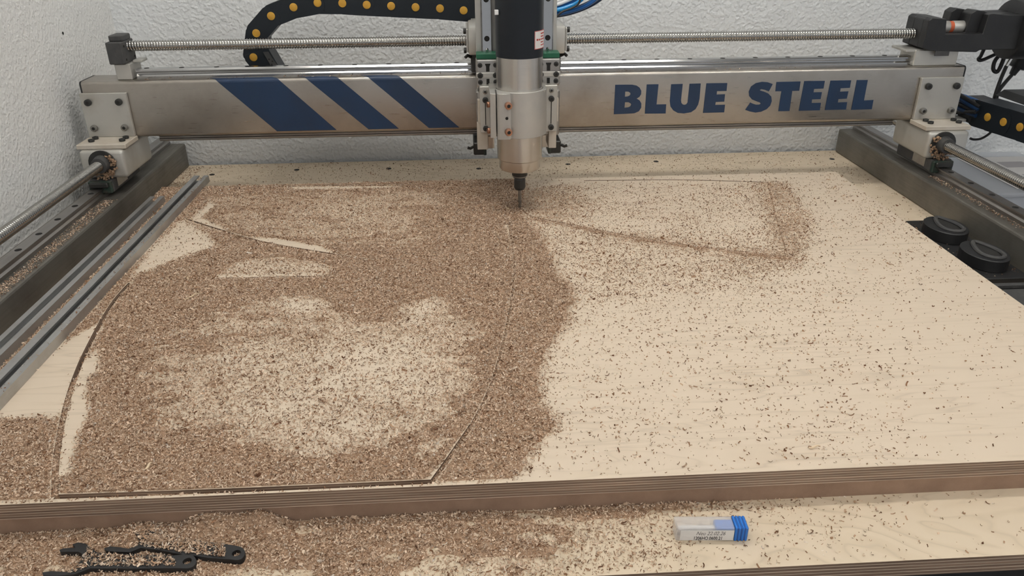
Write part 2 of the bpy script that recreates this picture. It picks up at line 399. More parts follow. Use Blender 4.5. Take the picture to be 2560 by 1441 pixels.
tag(MB().box(PX0+0.004, PX1-0.003, PY0+0.0015, PY1-0.004, ZB, ZM).build('spoilboard', 'mdf'), 'brown fibreboard panel sandwiched under the plywood sheet', 'board')
base = MB().box(-0.735, 0.99, 0.506, 1.792, ZBB, ZB).build('base_board', 'base')
tag(base, 'pale plywood base board of the milling table, under the fibreboard', 'board')
for x, y in [(530, 437), (742, 425), (972, 422), (1197, 422), (1420, 411), (1640, 404), (2080, 398)]:
    p = at_z(x, y, ZB)
    MB().cyl((p.x, p.y, ZB-0.001), (p.x, p.y, ZB+0.0004), 0.006, 14).build('screw_hole', 'hole', base)
# dark bench under the base
bench = thing('machine_bench', 'dark steel bench carrying the milling table', 'bench', (0.12, 1.1, FLOORZ))
MB().box(-0.73, 0.985, 0.53, 1.79, ZBB-0.05, ZBB, 0.002).build('bench_top', 'black', bench)
for lx in (-0.70, 0.94):
    for ly in (0.57, 1.74): MB().box(lx-0.03, lx+0.03, ly-0.03, ly+0.03, FLOORZ, ZBB-0.05).build('leg', 'black', bench)

# ------------------------------------------------------------------ side rails with linear guides and lead screws
def thread(name, p0, p1, r, mat, parent=None, pitch=0.005, depth=0.0017, seg=16, per=4):
    p0 = Vector(p0); p1 = Vector(p1); d = p1-p0; L = d.length; n = int(L/pitch*per)
    q = d.to_track_quat('Z', 'Y')
    a = np.arange(seg)/seg; s = np.arange(n+1)/per
    S, A = np.meshgrid(s, a, indexing='ij')
    ph = (S-A) % 1.0
    prof = 0.5-0.5*np.cos(2*PI*ph)
    R = r-depth*prof
    V = np.stack([R*np.cos(2*PI*A), R*np.sin(2*PI*A), S*pitch], -1).reshape(-1, 3)
    mq = np.array(q.to_matrix()); V = V@mq.T+np.array(p0)
    i = np.arange(n)[:, None]*seg; k = np.arange(seg)[None, :]; k2 = (k+1) % seg
    Fq = np.stack([i+k, i+k2, i+seg+k2, i+seg+k], -1).reshape(-1, 4)
    me = bpy.data.meshes.new(name); me.from_pydata(V.tolist(), [], Fq.tolist()); me.materials.append(MT[mat])
    me.polygons.foreach_set('use_smooth', [True]*len(me.polygons))
    o = bpy.data.objects.new(name, me); COL.objects.link(o)
    if parent: attach(o, parent)
    return o
def side_rail(sx, xin, xl, label, labels):
    # tube inner face at xin, linear guide centred on xl, sx = outward direction
    xo = xin+sx*0.082; x0, x1 = min(xin, xo), max(xin, xo)
    t = thing('side_rail', label, 'machine rail', ((x0+x1)/2, 1.0, ZB), 'side rails of the milling table')
    MB().box(x0, x1, 0.30, 1.786, ZB, 0.018, 0.004, 2).build('steel_tube', 'tube', t)
    h = 0.0175; w2 = 0.010
    prof = [(-w2, 0), (-w2, 0.006), (-w2+0.003, 0.009), (-w2+0.003, 0.0115), (-w2, 0.0145), (-w2, h), (w2, h), (w2, 0.0145), (w2-0.003, 0.0115), (w2-0.003, 0.009), (w2, 0.006), (w2, 0)]
    g = MB().prism([(xl+a, 0.018+b) for a, b in prof], 'y', 0.30, 1.780).build('linear_guide', 'yrail', t)
    for k in range(12):
        y = 0.872+k*0.0645
        if y > 1.42: break
        MB().cyl((xl, y, 0.0350), (xl, y, 0.0357), 0.0052, 14).build('screw_hole', 'hole', g)
    return t
side_rail(-1, -0.648, -0.689, 'dark steel side rail tube beside the left wall', 'l')
side_rail(1, 0.878, 0.919, 'dark steel side rail tube on the right beside the black round pods', 'r')
XSL, XSR, ZS = -0.674, 0.915, 0.080
tag(thread('lead_screw', (XSL, 0.25, ZS), (XSL, 1.70, ZS), 0.0098, 'screw'), 'shiny threaded lead screw running along the left wall above its rail', 'lead screw', 'lead screws along the side rails')
tag(thread('lead_screw', (XSR, 0.25, ZS), (XSR, 1.70, ZS), 0.0098, 'screw'), 'shiny threaded lead screw above the right-hand side rail', 'lead screw', 'lead screws along the side rails')

# aluminium T tracks on the left of the sheet
def t_track(x0, x1, y0, y1, label, slot):
    z0, h = ZT+0.0002, 0.0135; w = x1-x0; lip = w*0.32
    pr = [(x0, z0), (x1, z0), (x1, z0+h), (x1-lip, z0+h), (x1-lip, z0+h-0.002), (x1-0.0035, z0+h-0.002), (x1-0.0035, z0+0.003),
          (x0+0.003, z0+0.003), (x0+0.003, z0+h-0.0025), (x0+w*slot, z0+h-0.0025), (x0+w*slot, z0+h), (x0, z0+h)]
    return tag(MB().prism(pr, 'y', y0, y1).build('aluminium_track', 'track'), label, 'track', 'aluminium tracks on the left of the sheet')
t_track(-0.5585, -0.5295, 0.45, 1.552, 'grey aluminium slotted track lying along the bare edge of the plywood', 0.38)
t_track(-0.6025, -0.5765, 0.45, 1.43, 'grey aluminium slotted track half sunk in chips next to the left side rail', 0.30)

# ------------------------------------------------------------------ gantry
YB = 1.50; BZ0, BZ1 = 0.1085, 0.2135; BXL, BXR = -0.712, 0.968; BD = 0.07
gantry = thing('gantry', 'brushed steel gantry beam with blue stripes and lettering across the machine', 'gantry', (0.12, 1.53, ZB))
rr = 0.006
def beam_profile(off=0.0, n=5):
    # (y,z) from bottom of the front face up, round the top front corner, back along the top
    out = [(YB-off, BZ0+rr)]
    for k in range(n+1):
        a = PI/2*k/n
        out.append((YB+rr-(rr+off)*math.cos(a), BZ1-rr+(rr+off)*math.sin(a)))
    return out
fullp = []
for cy_, cz_, a0 in ((YB+rr, BZ1-rr, PI), (YB+BD-rr, BZ1-rr, PI/2), (YB+BD-rr, BZ0+rr, 0), (YB+rr, BZ0+rr, -PI/2)):
    for k in range(6):
        a = a0-PI/2*k/5; fullp.append((cy_+rr*math.cos(a), cz_+rr*math.sin(a)))
beam = MB().prism(fullp, 'x', BXL, BXR).build('beam', 'beam', gantry, True)
for xe, s in ((BXL, -1), (BXR, 1)):
    MB().prism([(YB+BD/2+(y-YB-BD/2)*1.005, (BZ0+BZ1)/2+(z-(BZ0+BZ1)/2)*1.005) for y, z in fullp], 'x', xe, xe+s*0.003).build('end_cap', 'black', gantry)
# blue stripes follow the front face and wrap over the rounded top edge
prof = beam_profile(0.0004)+[(YB+0.010, BZ1+0.0004), (YB+0.016, BZ1+0.0004)]
sl = [0.0]
for i in range(1, len(prof)): sl.append(sl[-1]+math.dist(prof[i], prof[i-1]))
zl = BZ0+rr
for bl, br, tl, tr in (((695, 330), (845, 328), (545, 205), (700, 202)), ((925, 326), (1000, 324), (776, 205), (855, 203)), ((1075, 322), (1150, 320), (932, 203), (1010, 201))):
    A, B_, C_, D_ = at_y(*bl, YB), at_y(*br, YB), at_y(*tl, YB), at_y(*tr, YB)
    k1 = (C_.x-A.x)/(C_.z-A.z); k2 = (D_.x-B_.x)/(D_.z-B_.z)
    vs, fs = [], []
    for i, (y, z) in enumerate(prof):
        vs.append((A.x+k1*(zl+sl[i]-A.z), y, z)); vs.append((B_.x+k2*(zl+sl[i]-B_.z), y, z))
    vs2 = [(x, y+0.0006, z-0.0006) for x, y, z in vs]; n = len(vs)
    for i in range(0, n-2, 2):
        fs.append((i, i+1, i+3, i+2)); fs.append((n+i, n+i+2, n+i+3, n+i+1))
        fs.append((i, i+2, n+i+2, n+i)); fs.append((i+1, n+i+1, n+i+3, i+3))
    fs.append((0, n, n+1, 1)); fs.append((n-2, n-1, 2*n-1, 2*n-2))
    MB().quads(vs+vs2, fs).build('blue_stripe', 'blue', gantry)
# lettering
LET = {
 'B': ([(135,185),(230,184),(285,184),(325,192),(352,210),(366,238),(365,268),(350,292),(325,308),(350,322),(367,350),(366,388),(345,420),(305,438),(250,442),(122,447)], [[(224,245),(252,246),(268,256),(271,268),(262,282),(245,289),(221,291)], [(222,340),(252,340),(272,350),(277,362),(268,378),(250,386),(217,389)]]),
 'L': ([(415,182),(520,180),(502,360),(588,358),(583,440),(398,442)], []),
 'U': ([(632,180),(735,177),(720,320),(723,345),(735,360),(750,364),(766,359),(778,342),(795,176),(895,173),(884,310),(872,360),(848,402),(808,429),(745,440),(690,435),(650,412),(626,378),(620,330)], []),
 'E': ([(945,172),(1131,169),(1124,240),(1040,242),(1036,272),(1111,269),(1104,335),(1028,338),(1024,365),(1111,362),(1103,430),(915,435)], []),
 'S': ([(1535,178),(1490,162),(1440,158),(1385,170),(1342,200),(1322,245),(1325,285),(1350,315),(1390,332),(1420,342),(1428,352),(1415,362),(1385,362),(1355,352),(1335,342),(1290,408),(1330,422),(1380,432),(1430,425),(1480,402),(1512,370),(1526,330),(1522,290),(1495,262),(1455,245),(1425,236),(1420,230),(1435,224),(1465,230),(1500,244)], []),
 'T': ([(1568,160),(1782,155),(1770,238),(1708,240),(1684,418),(1584,420),(1612,242),(1558,243)], []),
 'E2': ([(1815,152),(1998,150),(1986,218),(1902,222),(1897,252),(1972,250),(1960,312),(1884,315),(1880,347),(1963,345),(1953,412),(1766,416)], []),
 'E3': ([(2048,148),(2232,145),(2220,212),(2138,216),(2133,246),(2208,243),(2193,308),(2118,312),(2113,342),(2196,339),(2186,405),(1997,409)], []),
 'L2': ([(2282,143),(2380,142),(2345,325),(2430,320),(2415,402),(2232,408)], [])}
def curve_letter(name, loops, y, ext, mat, parent):
    cu = bpy.data.curves.new(name, 'CURVE'); cu.dimensions = '2D'; cu.fill_mode = 'BOTH'; cu.extrude = ext
    for lp in loops:
        sp = cu.splines.new('POLY'); sp.points.add(len(lp)-1); sp.use_cyclic_u = True
        for i, (x, z) in enumerate(lp): sp.points[i].co = (x, z, 0, 1)
    tmp = bpy.data.objects.new('tmp', cu); COL.objects.link(tmp)
    me = bpy.data.meshes.new_from_object(tmp.evaluated_get(bpy.context.evaluated_depsgraph_get()))
    bpy.data.objects.remove(tmp)
    me.transform(Matrix.Translation((0, y, 0)) @ Matrix.Rotation(PI/2, 4, 'X'))
    me.materials.clear(); me.materials.append(MT[mat]); me.name = name
    o = bpy.data.objects.new(name, me); COL.objects.link(o); attach(o, parent); return o
for k, (outer, holes) in LET.items():
    def cv(pl):
        q = [at_y(1500+u/3.5556, 160+v/3.5556, YB) for u, v in pl]; return [(p.x, p.z) for p in q]
    curve_letter('letter', [cv(outer)]+[cv(h) for h in holes], YB-0.0003, 0.0004, 'blue', gantry)
# linear guides on the top and the underside of the beam
gp = [(-0.010, 0), (-0.010, 0.0045), (-0.0068, 0.0082), (-0.0068, 0.0105), (-0.010, 0.0125), (-0.010, 0.0145), (-0.0075, 0.0175), (0.0075, 0.0175), (0.010, 0.0145), (0.010, 0.0125), (0.0068, 0.0105), (0.0068, 0.0082), (0.010, 0.0045), (0.010, 0)]
YR = YB+0.032
gd = MB().prism([(YR+a, BZ1+b) for a, b in gp], 'x', -0.617, 0.875).build('linear_guide', 'rail', gantry)
for k in range(23): 
    x = -0.60+0.0645*k
    MB().cyl((x, YR, BZ1+0.0172), (x, YR, BZ1+0.0177), 0.0048, 12).build('screw_hole', 'hole', gd)
MB().prism([(YR+a, BZ0-b*0.85) for a, b in gp], 'x', -0.60, 0.86).build('linear_guide', 'yrail', gantry)
# upper drive screw with its bearing blocks
YX, ZX = YB+0.040, 0.2705
thread('drive_screw', (-0.640, YX, ZX), (0.875, YX, ZX), 0.0100, 'screw', gantry)
ris = MB().box(-0.650, -0.622, YB+0.012, YB+0.066, BZ1, BZ1+0.029, 0.0015).build('riser_block', 'alu', gantry)
bb = MB().box(-0.655, -0.627, YB+0.006, YB+0.064, BZ1+0.029, BZ1+0.068, 0.0015).build('bearing_block', 'darkgrey', gantry)
MB().box(-0.652, -0.627, YB+0.018, YB+0.056, BZ1+0.068, BZ1+0.0785, 0.0015).build('bearing_cap', 'darkgrey', bb)
for dy, dz in ((0.017, 0.060), (0.017, 0.036), (0.058, 0.036)):
    MB().cyl((-0.6275, YB+dy, BZ1+dz), (-0.6262, YB+dy, BZ1+dz), 0.0022, 10).build('screw_hole', 'hole', bb)
MB().box(-0.622, -0.606, YB+0.030, YB+0.060, BZ1+0.028, BZ1+0.033, 0.001).build('stop_plate', 'plate', gantry)
# right end: riser plate, bearing block, coupling and motor housing
MB().box(0.868, 0.955, YB+0.010, YB+0.066, BZ1, BZ1+0.030, 0.0015).build('riser_block', 'plate', gantry)
MB().box(0.850, 0.892, YB+0.012, YB+0.070, BZ1+0.026, BZ1+0.031, 0.001).build('stop_plate', 'plate', gantry)
def mount_prof(xs, top=0.101):
    return [(0.888, BZ1+0.030), (0.873, BZ1+0.036), (0.875, BZ1+0.086), (0.881, BZ1+0.090), (0.910, BZ1+0.088), (0.914, BZ1+0.060), (xs-0.003, BZ1+0.060), (xs, BZ1+0.095), (xs+0.009, BZ1+top), (xs+0.026, BZ1+top-0.002), (xs+0.040, BZ1+0.093), (1.19, BZ1+0.097), (1.19, BZ1+0.030), (0.990, BZ1+0.030), (0.984, BZ1+0.026)]
mm = MB().prism(mount_prof(0.990, 0.0965), 'y', YB+0.000, YB+0.018, 0.0012).build('motor_mount', 'black', gantry)
MB().prism(mount_prof(0.966), 'y', YB+0.018, YB+0.050, 0.0012).build('mount_body', 'black', mm)
MB().prism(mount_prof(0.946), 'y', YB+0.050, YB+0.076, 0.0012).build('mount_back', 'black', mm)
MB().cyl((1.06, YB+0.038, BZ1+0.062), (1.20, YB+0.038, BZ1+0.062), 0.056, 32, bev=0.004).build('motor_hood', 'black', gantry, True)
cpl = MB().cyl((0.912, YX-0.006, ZX+0.012), (0.936, YX-0.006, ZX+0.012), 0.0115, 24, bev=0.001).build('coupling', 'alu', gantry, True)
MB().cyl((0.936, YX-0.006, ZX+0.012), (0.943, YX-0.006, ZX+0.012), 0.0110, 24).build('coupling_spider', 'orange', cpl, True)
MB().cyl((0.943, YX-0.006, ZX+0.012), (0.970, YX-0.006, ZX+0.012), 0.0115, 24, bev=0.001).build('coupling_hub', 'alu', cpl, True)
MB().box(0.902, 0.930, YB+0.0005, YB+0.0025, BZ1+0.020, BZ1+0.030).build('mount_foot', 'darkgrey', gantry)
# angle brackets, nut housings and bearing trucks at both ends
def gantry_foot(x0, x1, s, xs, xt):
    br = MB().box(x0, x1, YB-0.008, YB-0.0002, 0.112, 0.194, 0.001).build('angle_bracket', 'plate', gantry)
    MB().box(x0-0.002, x1+0.002, YB-0.062, YB-0.0004, 0.1035, 0.112, 0.001).build('bracket_foot', 'cream', br)
    for fx in (0.17, 0.83):
        x = x0+(x1-x0)*fx
        for z in (0.178, 0.130): bolt((x, YB-0.008, z), (0, -1, 0), 0.0062, br, 'greybolt' if z < 0.15 else 'bolt', 0.007)
        for y in (YB-0.040, YB-0.022): bolt((x+0.003, y, 0.112), (0, 0, 1), 0.0055, br, 'bolt', 0.005)
    hb = MB().box(x0+0.002, x1-0.002, YB-0.070, YB+0.060, 0.0500, 0.1030, 0.007, 3).build('nut_housing', 'plate', gantry, True)
    MB().cyl((xs, YB-0.0704, ZS), (xs, YB-0.090, ZS), 0.0165, 20, r2=0.014).build('ball_nut', 'darkgrey', hb, True)
    MB().cyl((xs, YB-0.0702, ZS), (xs, YB-0.074, ZS), 0.024, 24).build('nut_flange', 'bolt', hb, True)
    # caked dust and grease below the nut
    b = MB()
    for k in range(70):
        a = random.uniform(-2.6, 1.2); r = random.uniform(0.0145, 0.027); q = (xs+s*-1*r*math.cos(a), YB-0.0742-random.random()*0.001, ZS+r*math.sin(a)-0.003)
        b.cyl(q, (q[0]+random.uniform(-.003, .003), q[1]-random.uniform(0.001, 0.004), q[2]-random.uniform(0, .003)), random.uniform(0.0012, 0.0034), 6, r2=0.0012)
    b.build('caked_dust', 'greasy', hb)
    tr = MB().box(xt-0.021, xt+0.021, YB-0.075, YB+0.055, 0.0245, 0.0498, 0.003, 2).build('bearing_truck', 'darkgrey', gantry)
    MB().box(xt-0.0205, xt+0.0205, YB-0.083, YB-0.075, 0.0250, 0.0485, 0.002).build('green_seal', 'darkgreen', tr)
    MB().box(xt-0.0215, xt+0.0215, YB-0.055, YB-0.010, 0.030, 0.0475).build('truck_side', 'truck', tr)
    MB().box(xt-0.017, xt+0.017, YB-0.089, YB-0.083, 0.037, 0.0470, 0.002).build('truck_wiper', 'bolt', tr)
gantry_foot(-0.7165, -0.632, -1, XSL, -0.684)
gantry_foot(0.8825, 0.968, 1, XSR, 0.919)

# ------------------------------------------------------------------ spindle carriage
SX, SY = 0.0887, 1.35
car = thing('spindle_carriage', 'aluminium carriage with green-sealed bearing trucks holding the spindle on the gantry', 'carriage', (SX, 1.44, BZ0-0.01))
MB().box(0.017, 0.160, 1.430, 1.452, 0.115, 0.47, 0.001).build('back_plate', 'plate', car)
XRL, XRR = 0.0360, 0.1425
for xr in (XRL, XRR):
    g = MB().prism([(xr+a, 1.430-b) for a, b in gp], 'z', 0.096, 0.47).build('vertical_guide', 'rail', car)
    for k in range(3):
        z = 0.292+0.0645*k
        MB().cyl((xr, 1.4127, z), (xr, 1.4121, z), 0.0048, 12).build('screw_hole', 'hole', g)
    MB().cyl((xr, 1.4127, 0.274), (xr, 1.4095, 0.272), 0.0026, 10).build('grease_nipple', 'chrome', g, True)
    tr = MB().box(xr-0.0205, xr+0.0205, 1.392, 1.424, 0.213, 0.2605, 0.003, 2).build('bearing_truck', 'truck', car)
    MB().box(xr-0.0195, xr+0.0195, 1.394, 1.423, 0.2605, 0.2695, 0.001).build('green_seal', 'green', tr)
    MB().box(xr-0.0205, xr+0.0205, 1.3895, 1.392, 0.229, 0.238, 0.0008).build('truck_rib', 'alu', tr)
    for dx in (-0.0135, 0.0135):
        for z, r in ((0.2505, 0.0042), (0.2335, 0.0050), (0.2215, 0.0042)):
            bolt((xr+dx, 1.3925 if r < 0.005 else 1.3895, z), (0, -1, 0), r, tr, 'bolt', 0.0025)
    MB().prism([(xr-0.005, 0.253), (xr+0.005, 0.253), (xr+0.003, 0.248), (xr+0.003, 0.2395), (xr-0.003, 0.2395), (xr-0.003, 0.248)], 'y', 1.3921, 1.3912).build('slot', 'hole', tr)
    MB().box(xr-0.0026, xr+0.0026, 1.3912, 1.3921, 0.2145, 0.2270).build('slot', 'hole', tr)
    MB().box(xr-0.0215, xr+0.0215, 1.396, 1.424, 0.122, 0.205, 0.003).build('bearing_truck', 'truck', car)
# wings of the spindle clamp base, their bolts and slots
for s, x0, x1, xb in ((-1, 0.0205, 0.052, 0.0300), (1, 0.128, 0.1570, 0.1465)):
    wg = MB().box(x0, x1, 1.374, 1.3945, 0.1355, 0.2175, 0.001).build('clamp_wing', 'plate', car)
    bolt((xb, 1.374, 0.2085), (0, -1, 0), 0.0042, wg, 'greybolt', 0.002)
    bolt((xb, 1.374, 0.1945), (0, -1, 0), 0.0050, wg, 'bolt', 0.005)
    bolt((xb, 1.374, 0.1440), (0, -1, 0), 0.0050, wg, 'bolt', 0.005)
    MB().box(xb-0.0007, xb+0.0007, 1.3733, 1.3745, 0.150, 0.189).build('slot', 'hole', wg)
    cx0, cx1 = (0.0165, 0.0225) if s < 0 else (0.1555, 0.1610)
    MB().box(cx0, cx1, 1.386, 1.428, 0.150, 0.192, 0.0008).build('side_strip', 'cream', car)
    cx0, cx1 = (0.0145, 0.0340) if s < 0 else (0.1440, 0.1580)
    MB().box(cx0, cx1, 1.388, 1.428, 0.1010, 0.1505 if s < 0 else 0.136, 0.0008).build('lower_plate', 'cream', car)
MB().box(0.0520, 0.1280, 1.3915, 1.3945, 0.1355, 0.2185, 0.0008).build('clamp_base', 'plate', car)
# upper nut housings around the drive screw
for x0, x1, xo in ((0.0035, 0.034, -1), (0.150, 0.181, 1)):
    nb = MB().box(x0, x1, 1.470, 1.575, 0.2545, 0.3040, 0.004, 2).build('nut_housing', 'plate', car, True)
    xe = x0 if xo < 0 else x1
    MB().box(min(xe, xe+xo*0.0035), max(xe, xe+xo*0.0035), 1.474, 1.57, 0.259, 0.300, 0.001).build('housing_flange', 'alu', nb)
    for z in (0.296, 0.262): MB().cyl((xe+xo*0.0035, 1.480, z), (xe+xo*0.0085, 1.480, z), 0.0052, 14, bev=0.0008).build('bolt', 'bolt', nb, True)
    xa, xb = (x0+0.004, x0+0.026) if xo < 0 else (x1-0.026, x1-0.004)
    tr = MB().box(xa, xb, 1.505, 1.565, BZ1+0.004, 0.2540, 0.002).build('bearing_truck', 'darkgrey', car)
    xg = xb if xo < 0 else xa
    MB().box(xg-0.003, xg+0.003, 1.497, 1.567, BZ1+0.002, 0.2535, 0.001).build('green_seal', 'green', tr)
    MB().tube([(xa if xo < 0 else xb, 1.505, 0.246), ((xa if xo < 0 else xb)+xo*0.006, 1.498, 0.250), ((xa if xo < 0 else xb)+xo*0.010, 1.494, 0.247)], 0.0030, 8).build('grease_nipple', 'bolt', tr, True)
    MB().box(xa, xb, 1.472, 1.56, 0.066, BZ0-0.018, 0.002).build('bearing_truck', 'bolt', car)
    MB().box(xg-0.003, xg+0.003, 1.470, 1.562, 0.066, BZ0-0.017, 0.001).build('green_seal', 'darkgreen', car)
    MB().tube([(xa if xo < 0 else xb, 1.470, 0.0835), ((xa if xo < 0 else xb)+xo*0.006, 1.466, 0.0815), ((xa if xo < 0 else xb)+xo*0.011, 1.465, 0.0835)], 0.0028, 8).build('grease_nipple', 'bolt', car, True)
MB().box(0.030, 0.155, 1.452, 1.575, 0.270, 0.300, 0.001).build('bridge_plate', 'plate', car)
# clamp: split ring with an ear on the left
ZC0, ZC1 = 0.1425, 0.2200
def arc(r, a0, a1, n): return [(SX+r*math.cos(math.radians(a0+(a1-a0)*k/n)), SY+r*math.sin(math.radians(a0+(a1-a0)*k/n))) for k in range(n+1)]
RC = 0.0470
outer = arc(RC, 40, -112, 30)+[(0.0660, 1.3000), (0.0520, 1.3000), (0.0480, 1.3030)]
inner = arc(0.0402, -166, 40, 40)
clamp = MB().prism(outer+[(0.0480, 1.3400)]+inner, 'z', ZC0, ZC1, 0.0004).build('spindle_clamp', 'alu', car, True, 25)
back = [(0.0365, 1.3060), (0.0460, 1.3035), (0.0460, 1.3400)]+arc(0.0402, 194, 60, 24)+[(0.128, 1.3965), (0.0365, 1.3965)]
MB().prism(back, 'z', ZC0+0.002, ZC1-0.0005, 0.0004).build('clamp_jaw', 'alu', car, True, 25)
MB().box(0.0655, 0.0700, 1.2995, 1.306, ZC0+0.0005, ZC1-0.0005).build('clamp_ridge', 'alu', car)
for z in (0.2010, 0.1565):
    b = bolt((0.0660, 1.3005, z), (0.15, -1, 0), 0.0062, car, 'copper', 0.008)
    MB().cyl((0.0370, 1.318, z-0.002), (0.0315, 1.316, z-0.002), 0.0050, 14, bev=0.0008).build('bolt', 'copper', car, True)
MB().cyl((0.0640, 1.3004, 0.179), (0.0640, 1.2995, 0.179), 0.0026, 12).build('screw_hole', 'hole', car)

# ------------------------------------------------------------------ spindle motor
sp = thing('spindle_motor', 'steel cylindrical milling spindle with black upper body and collet above the sheet', 'spindle', (SX, SY, 0.0))
MB().lathe((SX, SY), [(0.0397, 0.2735), (0.0397, 0.098), (0.0385, 0.0965), (0.0362, 0.0955), (0.0362, 0.080), (0.0345, 0.0775), (0.014, 0.0770)], 64).build('motor_body', 'spindle', sp, True)
slv = MB().lathe((SX, SY), [(0.0402, 0.50), (0.0402, 0.2735)], 64).build('motor_sleeve', 'sleeve', sp, True)
MB().lathe((SX, SY), [(0.0140, 0.0755), (0.0140, 0.0640), (0.0120, 0.0625), (0.0120, 0.0600)], 32).build('shaft_collar', 'bolt', sp, True)
MB().lathe((SX, SY), [(0.0125, 0.0640), (0.0125, 0.0612), (0.0105, 0.0605)], 32).build('shaft_ring', 'greybolt', sp, True)
nut = MB().lathe((SX, SY), [(0.0090, 0.0602), (0.0102, 0.0560), (0.0104, 0.0410), (0.0085, 0.0370), (0.0030, 0.0360)], 12).build('collet_nut', 'bolt', sp)
MB().cyl((SX, SY, 0.0370), (SX, SY, -0.006), 0.0030, 16).build('end_mill', 'greybolt', sp, True)
# label on the sleeve
def curved_patch(a0, a1, z0, z1, r, n=10):
    vs, fs = [], []
    for k in range(n+1):
        a = math.radians(a0+(a1-a0)*k/n)
        for rr_ in (r, r-0.0003):
            for z in (z0, z1): vs.append((SX+rr_*math.cos(a), SY+rr_*math.sin(a), z))
    for k in range(n):
        i = 4*k; j = i+4
        fs += [(i, j, j+1, i+1), (i+2, i+3, j+3, j+2), (i, i+2, j+2, j), (i+1, j+1, j+3, i+3)]
    fs += [(0, 1, 3, 2), (4*n, 4*n+2, 4*n+3, 4*n+1)]
    return MB().quads(vs, fs)
lb = curved_patch(-56, -4, 0.2875, 0.3165, 0.0406).build('sticker', 'paper', slv, True)
for a0, a1, z0, z1 in ((-56, -4, 0.2875, 0.2884), (-56, -4, 0.3156, 0.3165), (-56, -54.6, 0.2875, 0.3165), (-5.4, -4, 0.2875, 0.3165),
                       (-50, -44, 0.301, 0.304), (-42, -36, 0.301, 0.3035), (-34, -14, 0.3105, 0.3125), (-34, -18, 0.306, 0.3078), (-34, -12, 0.3015, 0.3032), (-34, -20, 0.297, 0.2986), (-34, -14, 0.2925, 0.294)):
    curved_patch(a0, a1, z0, z1, 0.0408, 6).build('sticker_print', 'red', lb)
MB().box(0.0470, 0.0535, 1.325, 1.333, 0.3415, 0.3490, 0.0006).build('white_tab', 'white', slv)

# ------------------------------------------------------------------ cable chains
def chain(name, label, pts, half, u_ax, thick, tip_radius, faces, parent_loc):
    # pts: pin centres; link plates are dogbones between pins; faces: unit vector of the visible side
    t = thing(name, label, 'cable chain', parent_loc, 'cable chains')
    n = Vector(faces)
    for i in range(len(pts)-1):
        a, b = Vector(pts[i]), Vector(pts[i+1]); d = (b-a).normalized(); s = n.cross(d).normalized()
        L = (b-a).length; loop = []
        for k in range(9):
            an = PI/2+PI*k/8; loop.append(a+d*math.cos(an)*half*0.62+s*math.sin(an)*half)
        loop.append(a+s*-half+d*L*0.5); 
        for k in range(9):
            an = -PI/2+PI*k/8; loop.append(b+d*math.cos(an)*half*0.62+s*math.sin(an)*half*0.985)
        off = 0.0008 if i % 2 else 0.0
        bm = bmesh.new()
        v0 = [bm.verts.new(p+n*off) for p in loop]; v1 = [bm.verts.new(p-n*(thick-off)) for p in loop]
        bm.faces.new(v0); bm.faces.new(list(reversed(v1)))
        m_ = len(loop)
        for k in range(m_): bm.faces.new((v0[k], v1[k], v1[(k+1) % m_], v0[(k+1) % m_]))
        bmesh.ops.recalc_face_normals(bm, faces=bm.faces)
        o = MB(); o.bm.free(); o.bm = bm
        lk = o.build('chain_link', 'chain', t)
        c = Vector(pts[i])
        MB().cyl(c, c+n*0.0022, tip_radius, 18, bev=0.0006).build('yellow_pin', 'yellow', lk, True)
    c = Vector(pts[-1])
    if len(pts) > 4: pass
    return t
YC = 1.600
cpts = [at_y(x, y, YC) for x, y in [(634, 143), (641, 83), (678, 40), (734, 18), (794, 7), (856, 8), (917, 12), (978, 15), (1039, 18), (1100, 21), (1159, 26), (1212, 29)]]
ch = chain('cable_chain', 'black cable chain with yellow pins arching behind the upper drive screw', cpts, 0.0205, 'x', 0.045, 0.0076, (0, -1, 0), (-0.37, YC, BZ1))
e = cpts[0]
MB().prism([(e.x-0.016, e.z+0.004), (e.x-0.017, e.z-0.006), (e.x-0.008, e.z-0.020), (e.x-0.006, BZ1-0.010), (e.x+0.050, BZ1-0.010), (e.x+0.048, e.z-0.022), (e.x+0.030, e.z+0.018), (e.x+0.012, e.z+0.012)], 'y', YC-0.001, YC+0.045).build('end_bracket', 'chain', ch)
hp = MB().prism([(e.x+0.020, e.z+0.010), (e.x+0.030, e.z+0.010), (e.x+0.047, e.z-0.022), (e.x+0.034, e.z-0.022)], 'y', YC-0.003, YC-0.001).build('foot_plate', 'darkgrey', ch)
for du, dz in ((0.030, -0.004), (0.036, -0.008), (0.034, -0.014), (0.040, -0.018)):
    MB().cyl((e.x+du, YC-0.0029, e.z+dz), (e.x+du, YC-0.0036, e.z+dz), 0.0014, 8).build('screw_hole', 'hole', hp)
MB().box(-0.44, 0.02, YB+BD, YB+BD+0.075, BZ1-0.012, BZ1-0.008).build('chain_tray', 'tube', gantry)
# the last links reach the carriage: cable tray behind the spindle
MB().box(0.010, 0.165, 1.578, 1.645, 0.2985, 0.303, 0.001).build('chain_shelf', 'plate', car)

